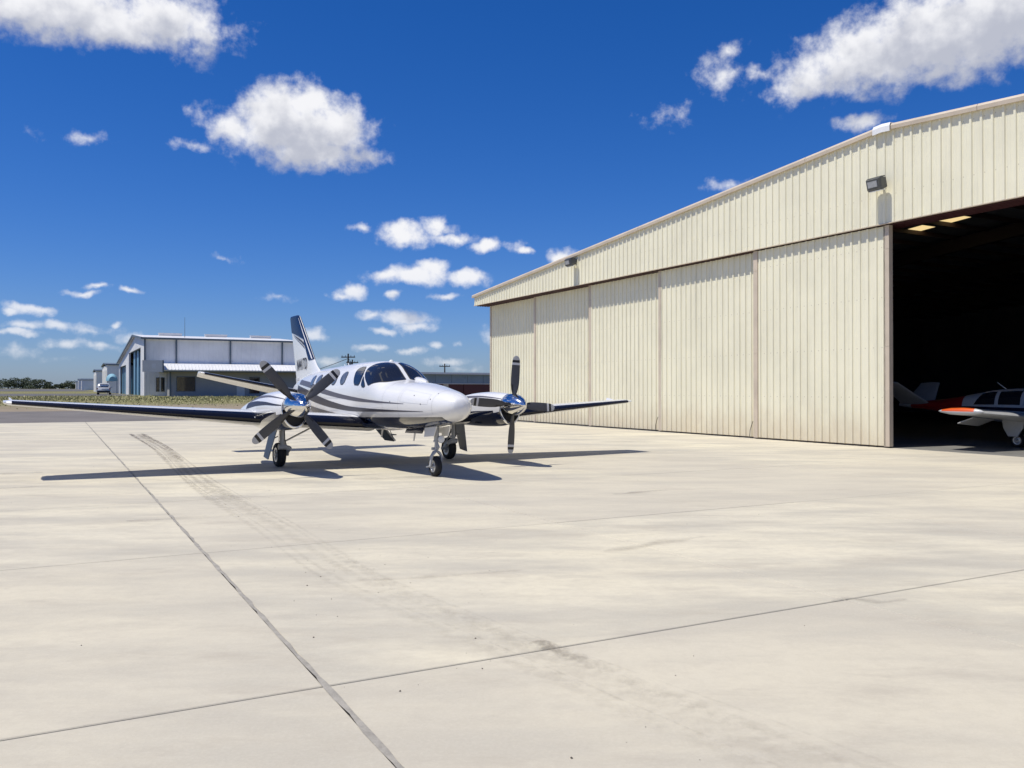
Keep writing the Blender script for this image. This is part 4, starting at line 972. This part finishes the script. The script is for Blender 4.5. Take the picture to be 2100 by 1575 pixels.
for sd in (-1, 1):
    for x0, x1, lean in ((-2.05, -1.32, .25), (-1.20, -.50, .0), (-.38, .30, -.15)):
        vs = []
        for i in range(8):
            a = R(32 + 50 * i / 7)
            for k in range(7):
                u = k / 6; xx = x0 + (x1 - x0) * u + (lean * (1 - i / 7) if (lean > 0 and u < .5) or (lean < 0 and u > .5) else 0); p = VP(xx, a, .006); vs.append((p.x, sd * p.y, p.z))
        MB().add(vs, [(i*7+k, i*7+k+1, (i+1)*7+k+1, (i+1)*7+k) for i in range(7) for k in range(6)]).build('cabin_window', 'glass', vp, 60)
    vs = []
    for i in range(30):
        x = -2.5 + 4.6 * i / 29
        for k in range(3): p = VP(x, R(88 + k * 4), .005); vs.append((p.x, sd * p.y, p.z))
    MB().add(vs, [(i*3+k, i*3+k+1, (i+1)*3+k+1, (i+1)*3+k) for i in range(29) for k in range(2)]).build('stripe', 'navy', vp, 60)
    wl = [((1.05, sd*.35, .80), 2.1, .15, (0, 0, 1)), ((.85, sd*2.2, .93), 1.75, .14, (0, 0, 1)), ((.55, sd*4.6, 1.10), 1.22, .12, (0, 0, 1))]
    wgv = surface('wing', wl, ['shaded_white', 'shaded_white', 'shaded_white'], vp, 12, -1)
    rr3 = []
    for x, r_ in ((.66, .012), (.58, .055), (.42, .09), (.08, .11), (-.28, .095), (-.55, .05), (-.66, .010)):
        rr3.append([(x, sd * 4.68 + r_ * 1.15 * math.cos(a), 1.135 + r_ * math.sin(a)) for a in np.linspace(0, 2*math.pi, 18, endpoint=False)])
    MB().loft(rr3, mif=lambda i, j: 1 if 2 <= i <= 4 and 0 <= j < 9 else 0).build('wing_tip', ['shaded_white', 'orange'], wgv, 50)
    vt = surface('tail_surface', [((-3.75, sd*.08, 1.24), 1.15, .09, (0, -.62*sd, .78)), ((-4.25, sd*1.25, 2.0), .72, .09, (0, -.62*sd, .78))], ['shaded_white', 'shaded_white', 'shaded_white'], vp, 12, -1)
    MB().add([(-.38, sd*2.3, .86), (-.85, sd*2.3, .66), (-.85, sd*3.4, .76), (-.38, sd*3.4, .94), (-.38, sd*2.3, .83), (-.85, sd*2.3, .63), (-.85, sd*3.4, .73), (-.38, sd*3.4, .91)], [(0,1,2,3),(7,6,5,4),(0,4,5,1),(1,5,6,2),(2,6,7,3),(3,7,4,0)]).build('flap', 'shaded_white', wgv)
    gg = bpy.data.objects.new('main_gear', None); COL.objects.link(gg); gg.parent = vp
    wheel(gg, (-.05, sd*1.55, .21), .21, .14)
    MB().tube((-.05, sd*1.68, .85), (-.05, sd*1.68, .30), .04, .03, 12).tube((-.05, sd*1.68, .24), (-.05, sd*1.55, .21), .025, .025, 8).build('strut', 'gear', gg, 40)
    MB().add([(.28, sd*1.80, .84), (-.38, sd*1.80, .84), (-.34, sd*1.82, .60), (-.18, sd*1.84, .34), (.10, sd*1.84, .34), (.26, sd*1.82, .62), (.28, sd*1.825, .84), (-.38, sd*1.825, .84), (-.34, sd*1.845, .60), (-.18, sd*1.865, .34), (.10, sd*1.865, .34), (.26, sd*1.845, .62)],
             [(0,1,2,3,4,5),(11,10,9,8,7,6)] + [(i, (i+1) % 6, 6+(i+1) % 6, 6+i) for i in range(6)]).build('gear_door', 'shaded_white', gg)
gg = bpy.data.objects.new('nose_gear', None); COL.objects.link(gg); gg.parent = vp
wheel(gg, (2.0, 0, .18), .18, .12); MB().tube((2.0, .1, .75), (2.0, .1, .18), .03, .03, 10).tube((2.0, .1, .18), (2.0, 0, .18), .02, .02, 8).build('strut', 'gear', gg, 40)
pr = bpy.data.objects.new('propeller', None); COL.objects.link(pr); pr.parent = vp; pr.location = (2.52, 0, 1.08)
MB().lathe([(-.06, .15), (.0, .16), (.12, .13), (.24, .07), (.29, .004)], (0, 0, 0), 'x', 24).build('spinner', 'shaded_white', pr, 40)
for k in range(2):
    bl = child_copy(bl0, pr); bl.rotation_euler = (R(25) + k * math.pi, 0, 0); bl.scale = (.95, .8, .92)
MB().tube((-1.15, -.12, 1.77), (-1.45, -.12, 2.0), .018, .008, 8).build('aerial', 'underside', vp)

# ------------------------------------------------------------------ grey hangar with blue doors and its office wing
def wall_mat(name, col, pitch, axis):
    m = bpy.data.materials.new(name); m.use_nodes = True; t = m.node_tree; p = t.nodes['Principled BSDF']
    c = t.nodes.new('ShaderNodeTexCoord'); s_ = t.nodes.new('ShaderNodeSeparateXYZ'); t.links.new(c.outputs['Object'], s_.inputs[0])
    w_ = mth(t, 'FRACT', mth(t, 'MULTIPLY', s_.outputs[axis], 1 / pitch)); g_ = smooth(t, mth(t, 'ABSOLUTE', mth(t, 'SUBTRACT', w_, .5)), .36, .5)
    b_ = t.nodes.new('ShaderNodeBump'); b_.inputs['Strength'].default_value = .7; b_.inputs['Distance'].default_value = .03; t.links.new(g_, b_.inputs['Height']); t.links.new(b_.outputs[0], p.inputs['Normal'])
    n = t.nodes.new('ShaderNodeTexNoise'); n.inputs['Scale'].default_value = .35; n.inputs['Detail'].default_value = 6; t.links.new(c.outputs['Object'], n.inputs[0])
    mx_ = t.nodes.new('ShaderNodeMix'); mx_.data_type = 'RGBA'; t.links.new(smooth(t, n.outputs['Fac'], .35, .7), mx_.inputs[0]); mx_.inputs[6].default_value = (*col, 1); mx_.inputs[7].default_value = (*[x * .86 for x in col], 1)
    t.links.new(mx_.outputs[2], p.inputs['Base Color']); p.inputs['Roughness'].default_value = .5; return m
M['grey_clad_x'] = wall_mat('pale_grey_cladding', (.80, .80, .79), .6, 0)
M['grey_clad_y'] = wall_mat('pale_grey_cladding_front', (.80, .79, .77), .6, 1)
M['pale'] = mat('pale_wall', (.68, .67, .65), .6, var=.15, vscale=.5)
M['office_grey'] = mat('office_wall', (.36, .36, .36), .7, var=.15, vscale=.6)
M['slate'] = mat('slate_trim', (.10, .13, .16), .5)
M['roof_white'] = mat('white_metal_roof', (.72, .72, .72), .4, var=.12, vscale=.3)
M['blue_light'] = mat('light_blue_door', (.17, .34, .47), .45, var=.15, vscale=.5)
M['blue_dark'] = mat('dark_blue_door', (.015, .075, .13), .45, var=.2, vscale=.5)
M['office_glass'] = mat('office_window_glass', (.012, .014, .016), .06, coat=.5)
g0 = .95
bh = thing('hangar', 'pale grey gabled hangar with blue doors and a white canopied office', 'hangar', W(9.87, 117.2, g0), TH)
LH = 19.9; ZR, ZP, ZL, YPK, YL = 7.31, 8.41, 5.41, 14.4, 48.8
rz_ = lambda y: ZR + (ZP - ZR) * y / YPK if y < YPK else ZP + (ZL - ZP) * (y - YPK) / (YL - YPK)
def yz(b_, pts, x0, x1):
    n = len(pts); b_.add([(x0, y, z) for y, z in pts] + [(x1, y, z) for y, z in pts], [tuple(range(n)), tuple(range(n, 2*n))[::-1]] + [(i, (i+1) % n, n+(i+1) % n, n+i) for i in range(n)]); return b_
fb = MB()
D1, D2 = (5.3, 25.8, 6.4), (31.9, 47.2, 4.75)
yz(fb, [(0, -1), (D1[0], -1), (D1[0], rz_(D1[0])), (0, rz_(0))], 0, .25); yz(fb, [(D1[0], D1[2]), (D1[1], D1[2]), (D1[1], rz_(D1[1])), (YPK, ZP), (D1[0], rz_(D1[0]))], 0, .25)
yz(fb, [(D1[1], -1), (D2[0], -1), (D2[0], rz_(D2[0])), (D1[1], rz_(D1[1]))], 0, .25); yz(fb, [(D2[0], D2[2]), (D2[1], D2[2]), (D2[1], rz_(D2[1])), (D2[0], rz_(D2[0]))], 0, .25); yz(fb, [(D2[1], -1), (YL, -1), (YL, rz_(YL)), (D2[1], rz_(D2[1]))], 0, .25)
fb.build('front_wall', 'grey_clad_y', bh)
MB().box(.26, LH, .0, .25, -1, ZR - .05).build('side_wall', 'grey_clad_x', bh)
MB().box(.26, LH, YL - .25, YL, -1, ZL - .05).build('side_wall', 'grey_clad_x', bh)
yz(MB(), [(.26, -1), (YL - .26, -1), (YL - .26, ZL - .06), (YPK, ZP - .06), (.26, ZR - .06)], LH - .2, LH).build('rear_wall', 'grey_clad_y', bh)
yz(MB(), [(-.35, ZR - .02), (YPK, ZP), (YL + .35, ZL - .02), (YL + .35, ZL + .13), (YPK, ZP + .16), (-.35, ZR + .14)], -.3, LH + .3).build('roof', 'roof_white', bh)
yz(MB(), [(-.4, ZR - .10), (YPK, ZP - .08), (YL + .4, ZL - .1), (YL + .4, ZL + .14), (YPK, ZP + .17), (-.4, ZR + .15)], -.42, -.305).build('rake_trim', 'slate', bh)
MB().box(-.3, LH + .3, -.47, -.355, ZR - .10, ZR + .12).build('gutter', 'slate', bh)
for xx in (.05, 3.8, 10.5, 17.3): MB().box(xx - .09, xx + .09, -.20, -.01, 3.9, ZR - .1).build('downpipe', 'slate', bh)
for a, c in ((3.1, 6.2), (9.4, 12.5), (15.9, 18.9)): MB().box(a, c, YPK - .35, YPK + .35, ZP + .165, ZP + .48).box(a - .05, c + .05, YPK - .42, YPK + .42, ZP + .481, ZP + .52).build('ridge_vent', 'roof_white', bh)
for (a, c, top), n in ((D1, 7), (D2, 6)):
    w_ = (c - a) / n
    for k in range(n):
        xo = .45 if k % 2 else .95
        MB().box(xo, xo + .1, a + k*w_ + .01, a + (k+1)*w_ - .01, -.9, top - .02).build('door_panel', 'blue_light' if k % 2 else 'blue_dark', bh)
    MB().box(.26, 1.2, a, c, top, top + .25).build('door_head', 'blue_dark', bh)
# office wing
of = MB().box(2.65, LH, -4.0, -.01, -1, 3.05).build('office_wing', 'office_grey', bh)
MB().box(2.55, 2.72, -4.08, -3.9, -1, 3.05).build('corner_post', 'slate', of)
cn = MB(); prof = [(-5.7, 3.14), (-5.7, 3.24), (-4.2, 3.95), (-.02, 4.18), (-.02, 4.02), (-4.2, 3.80), (-5.6, 3.10)]
yz(cn, prof, 1.7, LH + .2).build('canopy', 'roof_white', bh)
for k in range(46): MB().loft([[(1.75 + k*.4, y, z), (1.87 + k*.4, y, z), (1.81 + k*.4, y, z + .06)] for y, z in ((-5.7, 3.25), (-4.2, 3.96))]).build('canopy_rib', 'roof_white', bh) if k % 1 == 0 else None
MB().box(1.7, LH + .2, -5.55, -.03, 3.0, 3.09).build('canopy_soffit', 'slate', bh)
MB().box(-.7, 1.55, -5.9, -5.6, 2.95, 4.35).build('sign_fascia', 'pale', bh); MB().box(1.56, 1.70, -5.92, -4.6, 2.9, 4.4).build('fascia_end', 'slate', bh)
MB().box(.35, .8, -5.93, -5.905, 3.35, 3.95).build('sign_plate', 'roof_white', bh)
def win(par, x0, x1, y, z0, z1, nm='window'):
    f_ = MB()
    for a in ((x0-.06, x1+.06, z0-.06, z0), (x0-.06, x1+.06, z1, z1+.06), (x0-.06, x0, z0, z1), (x1, x1+.06, z0, z1)): f_.box(a[0], a[1], y-.05, y-.005, a[2], a[3])
    o = f_.build(nm, 'slate', par); MB().box(x0, x1, y-.02, y-.004, z0, z1).build('pane', 'office_glass', o); return o
win(bh, 3.4, 5.55, -4.0, .63, 2.38); win(bh, 12.25, 13.45, -4.0, .35, 2.38)
win(bh, 1.43, 1.75, 0, .6, 2.3); win(bh, 2.0, 2.35, 0, .6, 2.3)
d_ = MB().box(10.6, 11.6, -4.06, -4.01, 0, 2.2).build('office_door', 'pale', bh); MB().box(10.85, 11.35, -4.075, -4.062, 1.45, 2.0).build('pane', 'office_glass', d_)
MB().tube((5.2, 3.0, 7.5), (5.2, 3.0, 10.4), .035, .02, 6).build('aerial_mast', 'slate', bh)

# hangars farther along the ramp
def far_hangar(t, s0, depth, width, h, label):
    z = gz(t); r = thing('storage_hangar', label, 'hangar', W(s0, t, z), TH, 'storage hangars beyond the grey hangar')
    MB().box(0, .2, 0, depth, -1, h).build('front_wall', 'grey_clad_y', r); MB().box(.21, width, 0, .2, -1, h - .03).build('side_wall', 'grey_clad_x', r); MB().box(.21, width, depth - .2, depth, -1, h - .03).build('side_wall', 'grey_clad_x', r)
    yz(MB(), [(-.2, h), (depth/2, h + .5), (depth + .2, h), (depth + .2, h + .2), (depth/2, h + .7), (-.2, h + .2)], -.25, width + .2).build('roof', 'slate', r)
    MB().box(-.08, -.005, depth*.12, depth*.88, -.5, h*.82).build('door', 'pale', r); MB().box(width*.3, width*.9, -.08, -.005, h*.80, h*.88).build('door_head', 'slate', r)
far_hangar(188, 9.0, 20, 16, 5.6, 'tall grey hangar right behind the white parked SUV')
far_hangar(239, 9.0, 17, 14, 5.2, 'second grey storage hangar beyond the parked SUV')
far_hangar(357, 8.6, 8, 26, 3.7, 'low wide grey storage hangar far down the ramp')
far_hangar(409, 8.6, 9, 14, 4.0, 'small pale storage hangar second last in the far row')
far_hangar(462, 8.6, 9, 12, 3.4, 'smallest storage hangar at the far end beside the trees')
aw = thing('awning', 'pale blue domed fabric awning at the end of the grey hangar', 'awning', W(8.9, 168.5, gz(168.5)), TH)
M['awning'] = mat('blue_awning', (.22, .42, .52), .7, var=.2, vscale=1.)
rr = [[(.95 * math.cos(a) * c_, -1 + 3 * u, 2.3 + 1.3 * math.sin(a) * c_) for a in np.linspace(0, math.pi, 12)] + [(0, -1 + 3*u, 2.2)] for u, c_ in ((0, .6), (.2, .9), (.5, 1.), (1., 1.))]
MB().loft(rr).build('fabric', 'awning', aw, 40)
for xx in (-.75, .75): MB().tube((xx, -.5, 0), (xx, -.5, 2.30), .05, .05, 8).build('post', 'slate', aw)

# low row of sheds between the airplane and the big hangar
lb = thing('shed_row', 'low shed row with blue grey panels and dark red doors behind the airplane nose', 'shed', W(27.5, 88.35, gz(88.35)), TH)
M['shed_blue'] = mat('blue_grey_panel', (.22, .29, .37), .5, var=.2, vscale=.8); M['shed_red'] = mat('dark_red_door', (.11, .028, .030), .6, var=.3, vscale=.6)
MB().box(0, 32, .12, 12, 0, 2.95).build('wall', 'shed_red', lb); MB().box(-.4, 32.4, -.5, 12.4, 2.98, 3.2).build('roof', 'roof_white', lb)
for k in range(16): MB().box(k*2 + .015, k*2 + 1.985, -.04, .10, 1.98, 2.96).build('wall_panel', 'shed_blue', lb)
MB().box(0, 32, -.10, .115, 1.88, 1.965).build('door_rail', 'pale', lb)
for k in range(7): MB().box(k*4.5 + .03, k*4.5 + 4.44, .02, .118, .02, 1.87).build('shed_door', 'shed_red', lb)
MB().box(11.0, 11.6, -.06, .015, 1.55, 1.87).build('notice_board', 'tan', lb)

# utility poles
M['pole'] = mat('weathered_pole', (.055, .045, .042), .9, var=.3, vscale=2)
def on_ray(px_, Y): return ((px_ - CX) / F_PX * Y, Y)
def pole(px_, Y, top, label, kind):
    x, y = on_ray(px_, Y); t = UX*x + UY*y; z = gz(t)
    r = thing('utility_pole', label, 'pole', (x, y, z), 0, 'utility poles behind the airplane'); H_ = top - z
    MB().tube((0, 0, -.5), (0, 0, H_), .20, .14, 10).build('mast', 'pole', r, 40)
    MB().box(-1.3, 1.3, -.08, .06, H_ - .75, H_ - .55).build('crossarm', 'pole', r)
    for dx in (-1.15, -.5, .5, 1.15): MB().tube((dx, 0, H_ - .55), (dx, 0, H_ - .28), .06, .045, 8).build('insulator', 'slate', r, 40)
    if kind:
        MB().tube((.42, 0, H_ - 2.6), (.42, 0, H_ - 1.5), .28, .28, 14).build('transformer', 'slate', r, 40)
        MB().path([(0, 0, H_ - .9), (.3, 0, H_ - 1.2), (.42, 0, H_ - 1.5)], .04, 6).build('lead', 'pole', r)
    return r
p1 = pole(714, 160, 8.5, 'dark utility pole with a transformer rising behind the cabin roof', True)
pole(912, 205, 8.0, 'thin utility pole with a crossarm above the low shed row', False)
pole(722.5, 186, 8.3, 'slim utility pole just right of the transformer pole', False)
wr = MB(); a = Vector((on_ray(714, 160)[0], 160, 7.6)); b_ = Vector((on_ray(560, 190)[0], 190, 3.6)); pts = []
for k in range(25):
    u = k / 24; q = a.lerp(b_, u); q.z -= 1.6 * u * (1 - u); pts.append(q)
wr.path(pts, .055, 5); tag(wr.build('power_line', 'pole', None, 60), 'dark power line sagging down to the left from the transformer pole', 'cable')

# ------------------------------------------------------------------ parked SUV, rear towards the camera
M['car_white'] = mat('car_white', (.62, .63, .65), .25, coat=.8); M['car_dark'] = mat('car_dark_plastic', (.02, .021, .024), .5); M['tail_red'] = mat('tail_lamp', (.25, .01, .012), .2, coat=1.)
cx_, cy_ = on_ray(213.5, 128); ct = UX*cx_ + UY*cy_
car = thing('parked_suv', 'white SUV parked with its rear towards us beside the grey hangar', 'car', (cx_, cy_, gz(ct) + .012), math.atan2(UY, UX) - .08)
ring = lambda x, hw, z0, z1, r_=.12: [(x, -hw + r_*.4, z0), (x, hw - r_*.4, z0), (x, hw, z0 + r_), (x, hw, z1 - r_), (x, hw - r_, z1), (x, -hw + r_, z1), (x, -hw, z1 - r_), (x, -hw, z0 + r_)]
MB().loft([ring(-2.30, .84, .38, .98), ring(-2.22, .92, .32, 1.06), ring(-1.4, .94, .28, 1.10), ring(.9, .94, .28, 1.06), ring(1.5, .93, .28, 1.02), ring(2.2, .88, .32, .92), ring(2.36, .78, .40, .80)]).build('body', 'car_white', car, 40)
gh = MB().loft([ring(-2.16, .80, 1.03, 1.09, .02), ring(-2.0, .80, 1.03, 1.48, .08), ring(-1.75, .72, 1.03, 1.68, .10), ring(-.2, .72, 1.03, 1.72, .10), ring(.45, .74, 1.03, 1.60, .10), ring(1.15, .80, 1.03, 1.08, .02)]).build('cabin', 'car_white', car, 40)
MB().add([(-2.175, -.66, 1.10), (-2.175, .66, 1.10), (-1.93, .60, 1.55), (-1.93, -.60, 1.55)], [(0, 1, 2, 3)]).build('rear_window', 'office_glass', gh)
for sd in (-1, 1):
    MB().add([(-1.8, sd*.815, 1.12), (.75, sd*.82, 1.12), (.35, sd*.765, 1.52), (-1.65, sd*.765, 1.58)], [(0, 1, 2, 3)]).build('side_window', 'office_glass', gh)
    MB().box(-2.325, -2.2, sd*.86 - .09, sd*.86 + .075, .78, 1.04).build('tail_lamp', 'tail_red', car)
    MB().box(.62, .80, sd*.98 - .10, sd*.98 + .10, 1.05, 1.20).build('mirror', 'car_white', car)
    for xx in (-1.45, 1.42): wheel(car, (xx, sd*.80, .34), .34, .22)
MB().box(-2.36, -2.2, -.86, .86, .36, .62).build('rear_bumper', 'car_dark', car); MB().box(-2.34, -2.30, -.26, .26, .74, .88).build('number_plate', 'pale', car); MB().box(-2.10, -1.85, -.6, .6, 1.66, 1.70).build('spoiler', 'car_white', car)

# ------------------------------------------------------------------ trees on the left
M['bark'] = mat('bark', (.07, .055, .045), .9)
def leaf_mat(name, c0, c1):
    m = bpy.data.materials.new(name); m.use_nodes = True; t = m.node_tree; p = t.nodes['Principled BSDF']
    g_ = t.nodes.new('ShaderNodeNewGeometry'); mx_ = t.nodes.new('ShaderNodeMix'); mx_.data_type = 'RGBA'; t.links.new(g_.outputs['Random Per Island'], mx_.inputs[0])
    mx_.inputs[6].default_value = (*c0, 1); mx_.inputs[7].default_value = (*c1, 1); t.links.new(mx_.outputs[2], p.inputs['Base Color']); p.inputs['Roughness'].default_value = .7; return m
M['leaf'] = leaf_mat('oak_leaves', (.030, .050, .022), (.075, .095, .045))
def tree(px_, Y, w_, h_, label, seed):
    rnd = random.Random(seed); x, y = on_ray(px_, Y); z = gz(UX*x + UY*y)
    r = thing('tree', label, 'tree', (x, y, z), rnd.uniform(0, 6), 'trees on the far left horizon')
    tk = MB().tube((0, 0, -.4), (0, 0, h_*.35), .30, .20, 8)
    lobes = []
    for k in range(7):
        a = rnd.uniform(0, 6.28); d = rnd.uniform(.15, .33) * w_; q = Vector((d*math.cos(a), d*math.sin(a), h_*rnd.uniform(.45, .80))); tk.tube((0, 0, h_*.3), q, .12, .04, 6); lobes.append((q, rnd.uniform(.18, .27)*w_, rnd.uniform(.17, .26)*h_))
    for k in range(10):
        a = rnd.uniform(0, 6.28); d = rnd.uniform(.15, .42) * w_; lobes.append((Vector((d*math.cos(a), d*math.sin(a), h_*rnd.uniform(.10, .4))), .19*w_, .19*h_))
    tk.build('trunk', 'bark', r, 40); lv = MB()
    for k in range(2400):
        c_, rw_, rh_ = rnd.choice(lobes); v = Vector((rnd.gauss(0, 1), rnd.gauss(0, 1), rnd.gauss(0, 1))).normalized() * rnd.uniform(.55, 1.05)
        q = c_ + Vector((v.x*rw_, v.y*rw_, v.z*rh_)); n1 = Vector((rnd.gauss(0, 1), rnd.gauss(0, 1), rnd.gauss(0, 1))).normalized(); n2 = n1.orthogonal().normalized(); s_ = rnd.uniform(.14, .34); n3 = n1.cross(n2)
        lv.add([q + n2*s_, q + n3*s_*.7, q - n2*s_, q - n3*s_*.7], [(0, 1, 2, 3)])
    lv.build('crown', 'leaf', r, None, False)
tree(-12, 440, 10, 5.6, 'dark oak cut off by the left picture edge', 1); tree(17, 430, 10.5, 5.9, 'broad dark oak, leftmost whole tree on the horizon', 2); tree(46, 436, 10, 6.2, 'tallest oak in the middle of the left tree clump', 3)
tree(73, 425, 10, 5.2, 'rounded oak at the right end of the left tree clump', 4); tree(103, 440, 6, 3.6, 'small bush left of the gap between the tree clumps', 5); tree(122, 445, 5.5, 3.0, 'smallest bush between the tree clumps', 6); tree(145, 430, 8.5, 4.6, 'dark oak beside the farthest storage hangar', 7)

# ------------------------------------------------------------------ grass on the verge
M['blade_grass'] = leaf_mat('grass_blades', (.24, .25, .09), (.42, .38, .20))
gs = MB(); rg = random.Random(3)
for k in range(42000):
    t = rg.uniform(80, 116) if k < 32000 else rg.uniform(74, 110); s = rg.uniform(-60, 30)
    if t > 111 and 11 < s: t = rg.uniform(96, 111)
    den = .5 + .5 * math.sin(s*.31 + t*.17) * math.sin(t*.23 - s*.11)
    if rg.random() > .25 + .75 * den or (t < 88 and rg.random() < .75): continue
    p = W(s, t, gz(t)); h = rg.uniform(.06, .22) * (1.0 if t > 95 else .6); a = rg.uniform(0, 6.28); w_ = rg.uniform(.02, .09); dx, dy = math.cos(a)*w_, math.sin(a)*w_; lx, ly = rg.gauss(0, .08), rg.gauss(0, .08)
    gs.add([(p.x-dx, p.y-dy, p.z-.02), (p.x+dx, p.y+dy, p.z-.02), (p.x+lx+dx*.3, p.y+ly+dy*.3, p.z+h), (p.x+lx-dx*.5, p.y+ly-dy*.5, p.z+h*.8)], [(0, 1, 2, 3)])
tag(gs.build('grass', 'blade_grass', None, None, False), 'dry grass tufts on the verge in front of the grey hangar', 'grass', kind='stuff')
